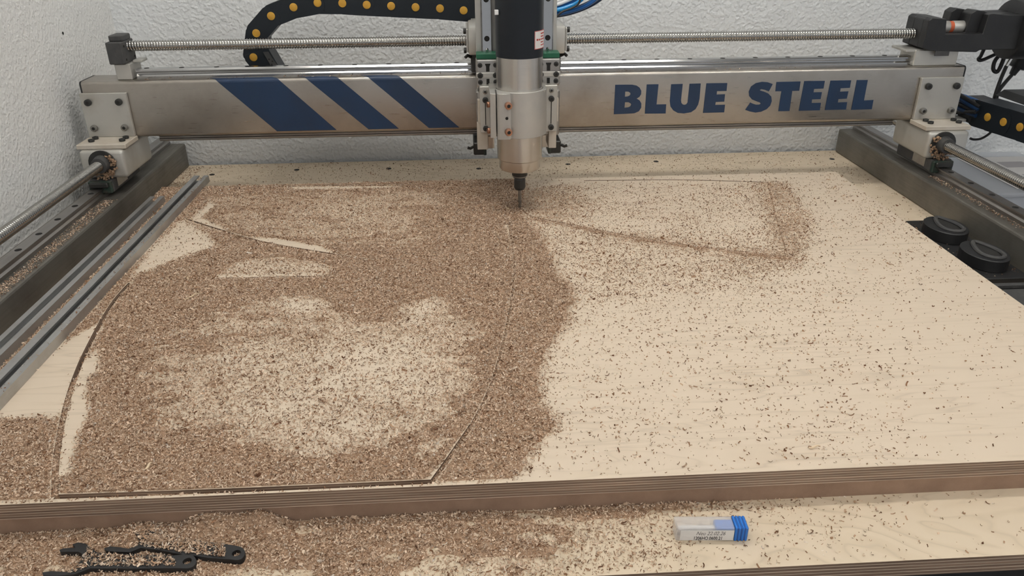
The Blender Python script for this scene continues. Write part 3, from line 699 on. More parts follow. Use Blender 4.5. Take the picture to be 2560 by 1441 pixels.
p0, p1, p2 = at_z(2470, 293, 0.115), at_z(2508, 305, 0.115), at_z(2551, 318, 0.115)
d = (p2-p0)/2
rpts = [p0-d*0.9]+[p0+d*k for k in range(0, 9)]
nv = d.normalized().cross(Vector((0, 0, 1))); nv = nv if nv.x < 0 else -nv
ch2 = chain('cable_chain', 'black cable chain with yellow pins leaving the gantry on the right', rpts, 0.0265, 'y', 0.05, 0.0080, nv, (p0.x, p0.y, 0.088))
q0 = rpts[0]
MB().box(q0.x-0.004, q0.x+0.045, q0.y+0.004, q0.y+0.050, 0.092, 0.140, 0.003).build('end_bracket', 'black', ch2)
MB().prism([(q0.x+0.07, 0.139), (q0.x+0.26, 0.139), (q0.x+0.26, 0.150), (q0.x+0.085, 0.150)], 'y', q0.y-0.06, q0.y+0.05).build('chain_cover', 'black', ch2)
MB().box(0.972, q0.x-0.006, q0.y+0.01, q0.y+0.05, 0.094, 0.100, 0.001).build('chain_arm', 'plate', gantry)

# ------------------------------------------------------------------ hoses and cables
def hose(name, label, pts, r, mat, cat, group=None):
    return tag(MB().tube(catmull(pts, 8), r, 10).build(name, mat, None, True), label, cat, group)
hs = [('hoseblue', 0.0042, [(1330, 40), (1385, 36), (1430, 27), (1475, 8), (1530, -40)], 1.60, 'mid-blue air hose sagging behind the spindle, bottom one of the bundle'),
      ('hoselight', 0.0040, [(1330, 28), (1385, 26), (1420, 17), (1450, 2), (1490, -40)], 1.595, 'bright light-blue air hose behind the spindle beside the white hoses'),
      ('hosedark', 0.0048, [(1330, 36), (1400, 33), (1445, 20), (1490, -3), (1530, -45)], 1.615, 'dark navy hose sagging in the bundle behind the spindle'),
      ('hoseblue', 0.0040, [(1330, 18), (1385, 19), (1420, 10), (1450, -6), (1480, -40)], 1.605, 'blue air hose in the middle of the bundle behind the spindle'),
      ('white', 0.0036, [(1330, 20), (1385, 13), (1415, 3), (1440, -12), (1470, -50)], 1.60, 'white hose on top of the blue bundle behind the spindle'),
      ('white', 0.0036, [(1330, 12), (1385, 5), (1410, -4), (1440, -25), (1460, -60)], 1.61, 'upper white hose rising behind the black spindle body'),
      ('hosedark', 0.0042, [(1330, 40), (1390, 39), (1440, 28), (1490, 5), (1545, -40)], 1.625, 'navy hose furthest out in the bundle behind the spindle')]
for mt, r, pp, Y, lab in hs:
    hose('air_hose', lab, [at_y(x, y, Y+0.004*math.sin(i)) for i, (x, y) in enumerate(pp)], r, mt, 'hose', 'hoses behind the spindle')
hose('thin_cable', 'thin black cable crossing in front of the blue hoses', [at_y(x, y, 1.582) for x, y in [(1368, 60), (1385, 48), (1405, 30), (1430, 20), (1448, 6), (1456, -30)]], 0.0020, 'cable', 'cable')
YK = 1.60
cb = [([(2462, 118), (2452, 140), (2446, 148), (2456, 150), (2490, 135), (2520, 122)], 0.0036, 'black cable folded in a flat loop under the motor housing'),
      ([(2520, 118), (2490, 148), (2483, 172), (2492, 180), (2502, 165), (2515, 130), (2518, 115)], 0.0040, 'black cable hanging in a narrow loop below the motor housing'),
      ([(2516, 165), (2503, 195), (2494, 220), (2487, 242), (2482, 262)], 0.0038, 'black cable running from the silver plug down to the chain'),
      ([(2530, 187), (2510, 210), (2497, 228), (2490, 250), (2486, 262)], 0.0038, 'black cable running from the black socket down to the chain'),
      ([(2425, 346), (2435, 349), (2452, 347), (2470, 337), (2482, 325)], 0.0026, 'thin black cable drooping under the right cable chain')]
for pp, r, lab in cb: hose('black_cable', lab, [at_y(x, y, YK-0.002*i) for i, (x, y) in enumerate(pp)], r, 'cable', 'cable', 'black cables at the right end')
for k, (pp, mt) in enumerate([([(2390, 232), (2420, 250), (2450, 268)], 'cable'), ([(2385, 240), (2415, 258), (2445, 276)], 'hosedark'), ([(2385, 255), (2415, 268), (2445, 282)], 'cable'), ([(2400, 238), (2430, 248), (2460, 262)], 'hoseblue'), ([(2380, 264), (2410, 278), (2440, 290)], 'hosedark'), ([(2385, 282), (2410, 280), (2440, 280)], 'cable')]):
    hose('chain_cable', ['topmost black cable entering the right cable chain', 'navy cable second from the top entering the right chain', 'black cable in the middle entering the right chain', 'blue cable at the back entering the right chain', 'navy cable low down entering the right chain', 'lowest black cable entering the right chain level'][k], [at_y(x, y, 1.575-0.03*i) for i, (x, y) in enumerate(pp)], 0.0042, mt, 'cable', 'cables entering the right chain')
plug = thing('cable_plug', 'silver plug connector on a cable at the right edge', 'plug', at_y(2516, 165, YK-0.004))
pa, pb = at_y(2516, 165, YK-0.004), at_y(2566, 78, YK-0.004)
dv = pb-pa
MB().cyl(pa, pa+dv*0.30, 0.0042, 14).build('plug_sleeve', 'chrome', plug, True)
MB().cyl(pa+dv*0.30, pa+dv*0.38, 0.0064, 6).build('plug_nut', 'chrome', plug)
MB().cyl(pa+dv*0.38, pa+dv*0.58, 0.0052, 14).build('plug_grip', 'chrome', plug, True)
MB().cyl(pa+dv*0.58, pa+dv*0.66, 0.0064, 6).build('plug_nut', 'chrome', plug)
MB().cyl(pa+dv*0.66, pa+dv*1.3, 0.0040, 14).build('plug_tail', 'chrome', plug, True)
sk = thing('cable_socket', 'black cable socket behind the silver plug at the right edge', 'socket', at_y(2530, 187, YK+0.004))
sa, sb = at_y(2530, 187, YK+0.004), at_y(2580, 110, YK+0.004); dv = sb-sa
MB().cyl(sa, sa+dv*0.25, 0.0065, 14, r2=0.009).build('cable_gland', 'black', sk, True)
MB().cyl(sa+dv*0.22, sa+dv*1.1, 0.0165, 20, bev=0.003).build('socket_body', 'black', sk, True)

# ------------------------------------------------------------------ black pods at the right of the sheet
def rounded(pts, r, n=5):
    out = []; m_ = len(pts)
    for i in range(m_):
        p0 = Vector(pts[i-1]); p1 = Vector(pts[i]); p2 = Vector(pts[(i+1) % m_])
        a = p1+(p0-p1).normalized()*r; b = p1+(p2-p1).normalized()*r
        for k in range(n+1):
            t = k/n; out.append(tuple((1-t)**2*a+2*t*(1-t)*p1+t*t*b))
    return out
pod = thing('suction_pod', 'flat black holder plate with two raised round pucks beside the right rail', 'holder', (0.83, 1.17, ZB))
MB().prism(rounded([(0.758, 1.050), (0.868, 1.050), (0.868, 1.300), (0.792, 1.300), (0.758, 1.262)], 0.012), 'z', ZB, ZB+0.011, 0.0008).build('holder_plate', 'black', pod)
def puck(cx, cy):
    pr = [(cx+0.033*math.cos(2*PI*k/28), cy+0.044*math.sin(2*PI*k/28)) for k in range(28)]
    pk = MB().prism(pr, 'z', ZB+0.011, ZB+0.031, 0.0012).build('puck', 'black', pod, True, 30)
    lp = [Vector((cx+0.002+0.016*math.cos(2*PI*k/24)*(1.0-0.45*math.sin(2*PI*k/24)), cy+0.034*math.sin(2*PI*k/24), ZB+0.0325)) for k in range(25)]
    MB().tube(lp, 0.0035, 8).build('raised_ring', 'darkgrey', pk, True)
    MB().prism([(cx+0.002+(x-cx)*0.42, cy+(y-cy)*0.66) for x, y in pr], 'z', ZB+0.0309, ZB+0.0315).build('puck_recess', 'hole', pk)
puck(0.826, 1.225); puck(0.826, 1.112)
tray = thing('rubber_tray', 'black ribbed tray at the right edge in front of the two pucks', 'tray', (0.83, 0.95, ZB))
MB().prism(rounded([(0.762, 0.80), (0.872, 0.80), (0.872, 1.036), (0.762, 1.036)], 0.008), 'z', ZB, ZB+0.008, 0.0008).build('tray_floor', 'black', tray)
for a in ((0.764, 0.771, 0.81, 1.034), (0.782, 0.790, 0.81, 1.026), (0.862, 0.870, 0.81, 1.034)): MB().box(a[0], a[1], a[2], a[3], ZB+0.008, ZB+0.016, 0.0015).build('tray_rim', 'darkgrey', tray)
MB().box(0.782, 0.862, 1.018, 1.026, ZB+0.008, ZB+0.016, 0.0015).build('tray_rim', 'darkgrey', tray)
MB().box(0.792, 0.860, 0.82, 1.014, ZB+0.008, ZB+0.0105).build('tray_pad', 'darkgrey', tray)

# ------------------------------------------------------------------ side table and stored things right of the machine
ZSD = -0.16
stb = thing('side_table', 'white side table behind the right rail', 'table', (1.45, 1.4, FLOORZ))
MB().box(0.998, 2.1, 0.95, 1.795, ZSD-0.03, ZSD, 0.002).build('table_top', 'paper', stb)
for lx in (1.03, 2.06):
    for ly in (0.99, 1.76): MB().box(lx-0.02, lx+0.02, ly-0.02, ly+0.02, FLOORZ, ZSD-0.03).build('leg', 'white', stb)
cr = thing('storage_crate', 'milky clear storage crate standing right of the side rail', 'crate', (1.17, 1.58, ZSD))
cx0, cx1, cy0, cy1, cz = 1.02, 1.30, 1.46, 1.74, -0.045
MB().box(cx0, cx1, cy0, cy0+0.003, ZSD, cz).build('crate_side', 'crate', cr)
MB().box(cx0, cx1, cy1-0.003, cy1, ZSD, cz).build('crate_side', 'crate', cr)
MB().box(cx0, cx0+0.003, cy0+0.003, cy1-0.003, ZSD, cz).build('crate_side', 'crate', cr)
MB().box(cx1-0.003, cx1, cy0+0.003, cy1-0.003, ZSD, cz).build('crate_side', 'crate', cr)
MB().box(cx0-0.006, cx1+0.006, cy0-0.006, cy1+0.006, cz, cz+0.010, 0.003).build('crate_lid', 'crate', cr)
for x in (1.07, 1.16, 1.25): MB().box(x-0.006, x+0.006, cy0-0.003, cy0, ZSD+0.01, cz-0.004, 0.001).build('crate_rib', 'crate', cr)
tag(MB().box(1.04, 1.27, 1.50, 1.72, ZSD, -0.075, 0.003).build('carton', simple('grey_card', (0.36, 0.38, 0.42), 0.8)), 'grey carton seen inside the milky crate', 'carton')
pap = thing('printed_sheet', 'white printed sheet lying on the milky crate lid', 'paper', (1.25, 1.6, cz+0.0105))
MB().box(1.13, 1.29, 1.48, 1.70, cz+0.0104, cz+0.0112).build('sheet', 'paper', pap)
for a in ((1.20, 1.26, 1.62, 1.66), (1.15, 1.158, 1.60, 1.67), (1.20, 1.27, 1.55, 1.57)): MB().box(*a, cz+0.0112, cz+0.0116).build('print_block', simple('grey_print', (0.42, 0.40, 0.41), 0.7), pap)
tag(MB().prism(rounded([(1.04, 1.24), (1.16, 1.18), (1.22, 1.24), (1.20, 1.33), (1.10, 1.34)], 0.02), 'z', ZSD, ZSD+0.03, 0.004).build('black_pouch', 'black'), 'crumpled black pouch on the side table near the blue folder', 'pouch')
tag(MB().box(1.02, 1.22, 0.98, 1.16, ZSD, ZSD+0.012, 0.002).build('blue_folder', 'bluecap'), 'bright blue folder on the side table at the right edge', 'folder')

# ------------------------------------------------------------------ spanners
def spanner(loop_px, hole_px, hr, z, th, label, dz=(0, 0)):
    pts = [at_z(x, y, z+th) for x, y in loop_px]
    n = len(pts); t = at_z(*hole_px, z+th)
    c2 = bpy.data.curves.new('s', 'CURVE'); c2.dimensions = '2D'; c2.fill_mode = 'BOTH'; c2.extrude = th/2; c2.bevel_depth = 0.0004
    hole = [(t.x+hr*math.cos(2*PI*k/20), t.y+hr*math.sin(2*PI*k/20)) for k in range(20)]
    for lp in ([(p.x, p.y) for p in pts], hole):
        s_ = c2.splines.new('POLY'); s_.points.add(len(lp)-1); s_.use_cyclic_u = True
        for i, (x, y) in enumerate(lp): s_.points[i].co = (x, y, 0, 1)
    tmp = bpy.data.objects.new('tmp', c2); COL.objects.link(tmp)
    me = bpy.data.meshes.new_from_object(tmp.evaluated_get(bpy.context.evaluated_depsgraph_get())); bpy.data.objects.remove(tmp)
    me.transform(Matrix.Translation((0, 0, z+th/2))); me.materials.clear(); me.materials.append(MT['black'])
    o = bpy.data.objects.new('spanner', me); COL.objects.link(o)
    return tag(o, label, 'spanner', 'spanners in front of the sheet')
def ring_end(cx, cy, r, a0, a1, n=9): return [(cx+r*math.cos(math.radians(a0+(a1-a0)*k/n)), cy+0.80*r*math.sin(math.radians(a0+(a1-a0)*k/n))) for k in range(n+1)]
spA = [(150, 1376), (158, 1373), (190, 1371), (183, 1362), (195, 1358), (212, 1361), (228, 1370), (238, 1382), (262, 1386), (340, 1388), (430, 1391)]+ring_end(468, 1404, 22, -100, 95)+[(440, 1421), (330, 1422), (225, 1421), (205, 1429), (185, 1436), (150, 1440), (110, 1440), (107, 1433), (125, 1430), (165, 1432), (180, 1425), (196, 1412), (207, 1398), (206, 1385), (196, 1380), (170, 1380), (153, 1381)]
spB = [(262, 1372), (275, 1368), (300, 1370), (320, 1374), (345, 1366), (350, 1352), (342, 1338), (325, 1330), (340, 1322), (370, 1326), (395, 1336), (440, 1345), (520, 1357), (575, 1364)]+ring_end(591, 1384, 21, -85, 100)+[(575, 1399), (520, 1395), (487, 1390), (440, 1384), (400, 1376), (352, 1370), (325, 1381), (290, 1380), (266, 1378)]
spanner(spA, (468, 1404), 0.0042, ZB+0.0015, 0.0055, 'black open-ended spanner covered in chips, the nearer of the two')
spanner(spB, (591, 1384), 0.0042, ZB+0.0015, 0.0055, 'black open-ended spanner half buried in chips, the one nearer the sheet')

# ------------------------------------------------------------------ end mill case
case = thing('cutter_case', 'clear square cutter case with blue ribbed cap and white label', 'case', (0.213, 0.552, ZB))
A = at_z(1688, 1354, ZB); Bc = at_z(1868, 1354, ZB)
ang = math.atan2(Bc.y-A.y, Bc.x-A.x); L = (Bc-A).length; wd = 0.0165; hh = 0.0158
MC = Matrix.Translation(A) @ Matrix.Rotation(ang, 4, 'Z')
def cpart(mb, name, mat, parent, smooth=False):
    bmesh.ops.transform(mb.bm, matrix=MC, verts=mb.bm.verts); return mb.build(name, mat, parent, smooth)
bx = L*0.81
body = cpart(MB().box(0, bx, 0, wd, 0.0002, hh, 0.0014, 2), 'clear_body', 'clear', case)
cpart(MB().box(bx-0.017, bx+0.001, 0.002, wd-0.002, 0.002, hh-0.002, 0.001), 'cap_plug', 'bluecap', case)
cap = cpart(MB().box(bx, L, 0.0002, wd-0.0002, 0.0004, hh-0.0002, 0.001, 2), 'blue_cap', 'bluecap_shade', case)
for k in range(4):
    x = bx+0.0002+(L-bx)*k/4
    cpart(MB().box(x, x+(L-bx)*0.19, -0.0003, wd+0.0003, 0.0001, hh+0.0004, 0.0007), 'cap_rib', 'bluecap', cap)
cpart(MB().cyl((0.004, wd/2, hh/2), (bx-0.015, wd/2, hh/2), 0.0030, 12), 'stored_cutter', 'paper', case, True)
lab = cpart(MB().box(0.004, bx-0.0006, -0.0003, 0.0, 0.0015, hh-0.0025), 'label', 'paper', case)
def text_mesh(txt, size, x, z, mat, parent, shear=0.0, bold=0.0, width=None):
    cu = bpy.data.curves.new('text', 'FONT'); cu.body = txt; cu.size = size; cu.shear = shear; cu.extrude = 0.00005; cu.offset = bold; cu.resolution_u = 3
    tmp = bpy.data.objects.new('tmp', cu); COL.objects.link(tmp)
    me = bpy.data.meshes.new_from_object(tmp.evaluated_get(bpy.context.evaluated_depsgraph_get())); bpy.data.objects.remove(tmp)
    wdt = max(v.co.x for v in me.vertices)
    if width: me.transform(Matrix.Diagonal((width/wdt, 1, 1, 1)))
    me.transform(MC @ Matrix.Translation((x, -0.00036, z)) @ Matrix.Rotation(PI/2, 4, 'X'))
    me.materials.clear(); me.materials.append(MT[mat])
    o = bpy.data.objects.new('lettering', me); COL.objects.link(o); attach(o, parent); return o, wdt
text_mesh('1206HO.0600.21', 0.0056, L*0.245, 0.0022, 'ink', lab, 0.0, 0.00008, L*0.395)
text_mesh('Neu 22.02.26', 0.0062, L*0.275, 0.0078, 'penink', lab, 0.35, 0.0, L*0.41)

# ------------------------------------------------------------------ chips: density maps on the two boards
def poly_mask(Xg, Yg, poly):
    inside = np.zeros(Xg.shape, bool); n = len(poly); j = n-1
    for i in range(n):
        xi, yi = poly[i]; xj, yj = poly[j]
        if yi != yj:
            c = ((yi > Yg) != (yj > Yg)) & (Xg < (xj-xi)*(Yg-yi)/(yj-yi)+xi); inside ^= c
        j = i
    return inside
def blur(a, s):
    if s < 0.3: return a
    r = int(3*s)+1; k = np.exp(-0.5*(np.arange(-r, r+1)/s)**2); k /= k.sum()
    a = np.apply_along_axis(lambda m: np.convolve(np.pad(m, r, mode='edge'), k, 'valid'), 0, a)
    return np.apply_along_axis(lambda m: np.convolve(np.pad(m, r, mode='edge'), k, 'valid'), 1, a)
def vnoise(shape, cell, seed):
    r = np.random.default_rng(seed); g = r.random((int(shape[0]/cell[0])+3, int(shape[1]/cell[1])+3))
    yy = np.arange(shape[0])/cell[0]; xx = np.arange(shape[1])/cell[1]
    y0 = yy.astype(int); x0 = xx.astype(int); fy = (yy-y0)[:, None]; fx = (xx-x0)[None, :]
    fy = fy*fy*(3-2*fy); fx = fx*fx*(3-2*fx)
    a = g[np.ix_(y0, x0)]; b = g[np.ix_(y0, x0+1)]; c = g[np.ix_(y0+1, x0)]; d_ = g[np.ix_(y0+1, x0+1)]
    return (a*(1-fx)+b*fx)*(1-fy)+(c*(1-fx)+d_*fx)*fy
class Field:
    def __init__(s, x0, x1, y0, y1, cell, z):
        s.x0, s.y0, s.cell, s.z = x0, y0, cell, z
        s.xs = np.arange(x0+cell/2, x1, cell); s.ys = np.arange(y0+cell/2, y1, cell)
        s.X, s.Y = np.meshgrid(s.xs, s.ys); s.d = np.zeros(s.X.shape)
    def poly(s, px, val, feather=0.01, mode='set', amt=1.0):
        pl = [tuple(at_z(x, y, s.z)[:2]) for x, y in px]
        m = blur(poly_mask(s.X, s.Y, pl).astype(float), feather/s.cell)*amt
        if mode == 'set': s.d = s.d*(1-m)+val*m
        elif mode == 'add': s.d = s.d+val*m
    def line(s, px, width, val, mode='set', side=0):
        p = [np.array(at_z(x, y, s.z)[:2]) for x, y in px]
        m = np.exp(-(s.dist([(q[0], q[1]) for q in p])/width)**2)
        s.d = s.d*(1-m)+val*m if mode == 'set' else s.d+val*m
    def dist(s, p):
        D = np.full(s.X.shape, 9.0)
        for i in range(len(p)-1):
            ax, ay = p[i]; bx_, by_ = p[i+1]; dx, dy = bx_-ax, by_-ay; l2 = dx*dx+dy*dy+1e-12
            t = np.clip(((s.X-ax)*dx+(s.Y-ay)*dy)/l2, 0, 1)
            D = np.minimum(D, np.hypot(s.X-ax-t*dx, s.Y-ay-t*dy))
        return D

fld = Field(PX0, PX1, PY0, PY1, 0.002, ZT)
fld.d[:] = 0.011
fld.poly([(1330, 850), (2150, 800), (2250, 950), (2210, 1160), (1330, 1195)], 0.034, 0.05)
# right half: thinning out to the right and the front
fld.poly([(1300, 470), (2120, 435), (2330, 600), (2150, 760), (1900, 900), (1750, 1185), (1300, 1200)], 0.034, 0.05)
fld.poly([(1330, 520), (2000, 620), (2080, 720), (1750, 830), (1500, 900), (1400, 1150), (1300, 1180)], 0.066, 0.035)
fld.poly([(1340, 560), (1700, 610), (1980, 650), (1900, 720), (1600, 740), (1440, 760)], 0.22, 0.02)
fld.poly([(1385, 463), (1912, 460), (1950, 625), (1600, 590), (1330, 540)], 0.13, 0.008)
fld.poly([(1310, 475), (1420, 470), (1470, 520), (1430, 560), (1310, 535)], 0.55, 0.02)
fld.poly([(1895, 455), (1960, 455), (2030, 560), (2000, 640), (1945, 630)], 0.50, 0.010)
fld.poly([(1960, 1050), (2190, 1040), (2210, 1140), (1960, 1160)], 0.075, 0.025)
fld.line([(1330, 548), (1600, 600), (1850, 634), (1970, 645)], 0.009, 0.85)
fld.line([(1600, 600), (1850, 634), (1970, 645)], 0.028, 0.42)
fld.line([(1600, 600), (1850, 634), (1970, 645)], 0.009, 0.85)
# left half
fld.poly([(300, 440), (1305, 440), (1310, 540), (1350, 585), (1385, 640), (1392, 690), (1440, 730), (1420, 800), (1385, 850), (1350, 920), (1342, 1000), (1400, 1040), (1385, 1080), (1340, 1130), (1290, 1205), (1050, 1260), (-300, 1330), (-300, 900)], 0.93, 0.006)
fld.poly([(1080, 560), (1310, 550), (1350, 620), (1400, 720), (1390, 830), (1340, 920), (1320, 1010), (1260, 1040), (1200, 980), (1180, 820), (900, 800), (850, 720), (1000, 640)], 1.0, 0.015)
fld.poly([(520, 485), (700, 478), (1100, 478), (1150, 540), (1060, 620), (850, 620), (640, 590), (500, 550)], 0.72, 0.02)
fld.poly([(700, 500), (1000, 500), (1000, 570), (760, 580)], 0.60, 0.03)
# the thin middle of the lower left
fld.poly([(520, 800), (720, 740), (800, 800), (880, 840), (1010, 800), (1110, 740), (1160, 790), (1150, 900), (1120, 1000), (1050, 1090), (850, 1120), (640, 1110), (480, 1080), (420, 960), (440, 870)], 0.56, 0.045)
fld.poly([(600, 860), (900, 860), (1060, 820), (1110, 900), (1060, 1020), (860, 1060), (660, 1030)], 0.34, 0.04)
fld.poly([(690, 752), (800, 748), (820, 775), (720, 790)], 0.12, 0.008)
fld.poly([(1010, 770), (1085, 735), (1110, 770), (1050, 830), (1000, 820)], 0.22, 0.010)
fld.poly([(840, 870), (1020, 840), (1050, 930), (900, 970)], 0.18, 0.02)
fld.poly([(560, 980), (800, 1010), (960, 1040), (1000, 1120), (900, 1180), (760, 1110), (600, 1060)], 0.32, 0.02)
fld.poly([(250, 1130), (1050, 1130), (1130, 1060), (1200, 1000), (1290, 1100), (1080, 1215), (140, 1245)], 0.92, 0.018)
fld.poly([(1050, 1110), (1110, 1080), (1090, 1150), (1030, 1160)], 0.5, 0.012)
# swept clean patches
fld.poly([(455, 550), (520, 585), (545, 615), (470, 640), (325, 695), (385, 610)], 0.04, 0.005)
fld.poly([(268, 795), (232, 860), (205, 905), (170, 1000), (150, 1045), (-60, 1045), (-60, 1090), (-200, 1100), (60, 950), (130, 880), (190, 838), (235, 815)], 0.0, 0.003)
fld.poly([(242, 870), (247, 920), (216, 952), (221, 1035), (185, 1110), (172, 1190), (143, 1190), (150, 1110), (172, 1010), (205, 910)], 0.0, 0.0025)
fld.poly([(475, 548), (525, 504), (545, 512), (505, 545), (560, 572), (550, 578), (500, 562)], 0.02, 0.003)
fld.poly([(625, 593), (700, 598), (800, 616), (835, 632), (850, 640), (830, 636), (740, 622), (640, 601)], 0.0, 0.0025)
fld.poly([(545, 688), (600, 684), (740, 684), (830, 688), (790, 692), (680, 693), (540, 696)], 0.0, 0.0025)
fld.poly([(545, 690), (610, 650), (700, 645), (830, 670), (820, 686)], 0.42, 0.008)
fld.poly([(700, 468), (860, 466), (1010, 466), (980, 471), (740, 475)], 0.02, 0.003)
fld.poly([(1060, 1203), (1083, 1204), (1118, 1155), (1100, 1165)], 0.05, 0.003)
fld.poly([(1262, 565), (1270, 562), (1276, 590), (1268, 595)], 0.05, 0.003)
# along-grain clumps and the front edge
n1 = vnoise(fld.d.shape, (9, 22), 1); n2 = vnoise(fld.d.shape, (4, 8), 2); n3 = vnoise(fld.d.shape, (30, 45), 3); n4 = vnoise(fld.d.shape, (2.2, 4), 5)
mod = 0.25+0.55*n1+0.5*n2+0.5*n3+0.35*n4
thin = np.clip((0.95-fld.d)/0.45, 0, 1)
fld.d = np.clip(fld.d*(1+(mod-1.08)*1.25*thin), 0, 1.05)
fld.d *= np.clip((fld.Y-PY0-0.001)/0.006, 0.12, 1)
# keep the tracks' footprint clear
for a, b, c_ in ((-0.5605, -0.5275, 1.56), (-0.6045, -0.5745, 1.436)): fld.d[(fld.X > a) & (fld.X < b) & (fld.Y < c_)] *= 0.0
fld.d[(fld.X < -0.561) & (fld.Y > 1.438)] = 0.9
hgt = np.clip((fld.d-0.80)*0.008, -0.003, 0.0016)*(0.7+0.5*n2)
fld.h = np.where(hgt < 0, np.minimum(hgt, -0.0003), hgt); fld.keep = np.zeros(fld.X.shape, bool); fld.gr = np.zeros(fld.X.shape, bool)
for pth, hw, dep, fil in GROOVES:
    GD = fld.dist([(p.x, p.y) for p in catmull(pth, 3)])
    inn = GD < hw+0.0009
    fld.h = np.where(inn, fil, fld.h); fld.keep |= (GD < hw+0.001); fld.gr |= (GD < hw)
    fld.d = np.where(GD < hw, np.maximum(fld.d, 0.85 if fil > -0.006 else 0.3), fld.d)
bfl = Field(-0.66, 0.95, 0.507, PY0+0.001, 0.002, ZB)
bfl.d[:] = 0.012
bfl.poly([(-200, 1300), (1500, 1265), (1980, 1245), (2040, 1262), (1700, 1300), (1450, 1400), (1350, 1580), (-200, 1580)], 0.55, 0.025)
bfl.poly([(-200, 1300), (1450, 1265), (1350, 1340), (1180, 1580), (-200, 1580)], 0.92, 0.035)
bfl.poly([(1350, 1270), (1600, 1262), (1850, 1254), (1850, 1268), (1650, 1285), (1400, 1300)], 0.95, 0.006)
bfl.poly([(1500, 1330), (1700, 1320), (1700, 1420), (1500, 1425)], 0.35, 0.012)
bfl.poly([(1700, 1290), (2250, 1262), (2150, 1340), (1900, 1400), (1700, 1400)], 0.085, 0.02)
bfl.poly([(540, 1425), (760, 1432), (740, 1580), (560, 1580)], 0.35, 0.008)
bfl.poly([(1000, 1405), (1300, 1390), (1240, 1580), (960, 1580)], 0.45, 0.02)
m1 = vnoise(bfl.d.shape, (5, 9), 7); m2 = vnoise(bfl.d.shape, (9, 25), 8)
bfl.d = np.clip(bfl.d*(0.62+0.5*m1+0.35*m2), 0, 1.1)
bfl.h = np.clip((bfl.d-0.74)*0.007, -0.002, 0.0022)
for px_, py_, hm, rx, ry in ((530, 1309, 0.0120, 0.024, 0.011), (655, 1304, 0.0125, 0.019, 0.011), (590, 1307, 0.005, 0.03, 0.010), (350, 1326, 0.0075, 0.018, 0.010), (420, 1322, 0.004, 0.03, 0.012), (390, 1362, 0.005, 0.05, 0.012)):
    p = at_z(px_, py_, ZB)
    g_ = hm*np.exp(-((bfl.X-p.x)/rx)**2-((bfl.Y-p.y+0.004)/ry)**2); bfl.h = np.where(g_ > 0.0006, np.maximum(bfl.h, 0)+g_, bfl.h); bfl.d = np.minimum(1.15, bfl.d+g_*40)
bfl.h = bfl.h*(0.85+0.3*m1)

lfl = Field(-0.648, PX0-0.001, 0.507, 1.78, 0.002, ZB); lfl.d[:] = 0.75; lfl.h = np.full(lfl.d.shape, 0.004); lfl.d[lfl.Y > 1.55] = 0.25; lfl.h[lfl.Y > 1.5] = -0.001
kfl = Field(-0.60, 0.87, PY1+0.001, 1.785, 0.003, ZB); kfl.d[:] = 0.055; kfl.h = np.full(kfl.d.shape, -0.001)
kfl.d = kfl.d*(0.3+1.4*vnoise(kfl.d.shape, (8, 12), 12))*np.clip(1.5-kfl.X, 0.4, 1.2); kfl.d[(kfl.Y < 1.548) & (kfl.X < 0.35)] = 0.7; kfl.d[(kfl.Y < 1.60) & (kfl.X < -0.52)] = 0.55
rfl = Field(PX1+0.002, 0.876, 0.507, 1.52, 0.003, ZB); rfl.d[:] = 0.012; rfl.h = np.full(rfl.d.shape, -0.001)
tfl = Field(-0.6785, -0.650, 0.40, 1.40, 0.0015, 0.018); tfl.h = np.full(tfl.d.shape, 0.0)
tfl.d[:] = 0.85; tfl.d *= np.clip(0.35+vnoise(tfl.d.shape, (30, 6), 14), 0.3, 1.1)*np.clip((tfl.X+0.680)/0.010, 0.2, 1)*np.clip((-0.6500-tfl.X)/0.010, 0.05, 1)
ufl = Field(0.880, 0.908, 0.90, 1.42, 0.0015, 0.018); ufl.h = np.full(ufl.d.shape, 0.0); ufl.d[:] = 0.42*np.clip((ufl.X-0.892)/0.010, 0.0, 1)*np.clip((ufl.Y-1.05)/0.2, 0.1, 1)
gfl = Field(-0.60, 0.85, YB+0.006, YB+0.020, 0.0015, BZ1); gfl.h = np.full(gfl.d.shape, 0.0); gfl.d[:] = 0.05*np.clip(2*vnoise(gfl.d.shape, (5, 50), 21)-0.4, 0, 1.3); gfl.d[gfl.X > 0] *= 0.5
k1 = Field(-0.5385, -0.5300, 0.5, 1.545, 0.0015, ZT+0.0137); k1.h = np.zeros(k1.d.shape); k1.d[:] = 0.07*vnoise(k1.d.shape, (20, 4), 31)
k2 = Field(-0.5740, -0.5610, 0.6, 1.43, 0.002, ZT); k2.h = np.full(k2.d.shape, 0.003); k2.d[:] = 0.95
pfl = Field(0.765, 0.865, 1.055, 1.295, 0.003, ZB+0.011); pfl.h = np.zeros(pfl.d.shape); pfl.d[:] = 0.018

def sample(fl, dens, seed):
    r = np.random.default_rng(seed); lam = np.clip(fl.d, 0, None)*dens*fl.cell**2
    cnt = r.poisson(lam); iy, ix = np.nonzero(cnt); rep = cnt[iy, ix]; iy = np.repeat(iy, rep); ix = np.repeat(ix, rep)
    n = len(ix)
    x = fl.xs[ix]+(r.random(n)-0.5)*fl.cell; y = fl.ys[iy]+(r.random(n)-0.5)*fl.cell
    dn = fl.d[iy, ix]
    hh_ = fl.h[iy, ix]
    gr = fl.gr[iy, ix] if hasattr(fl, 'gr') else np.zeros(n, bool)
    z = fl.z+np.where(gr, hh_+0.0003, np.maximum(hh_, 0))+np.clip(dn-0.3, 0, 1)*r.random(n)*0.0013
    return x, y, z, dn
PAL = np.array([(0.78, 0.62, 0.46), (0.74, 0.57, 0.42), (0.63, 0.455, 0.315), (0.45, 0.285, 0.175), (0.27, 0.145, 0.080), (0.16, 0.078, 0.042), (0.74, 0.65, 0.54)])
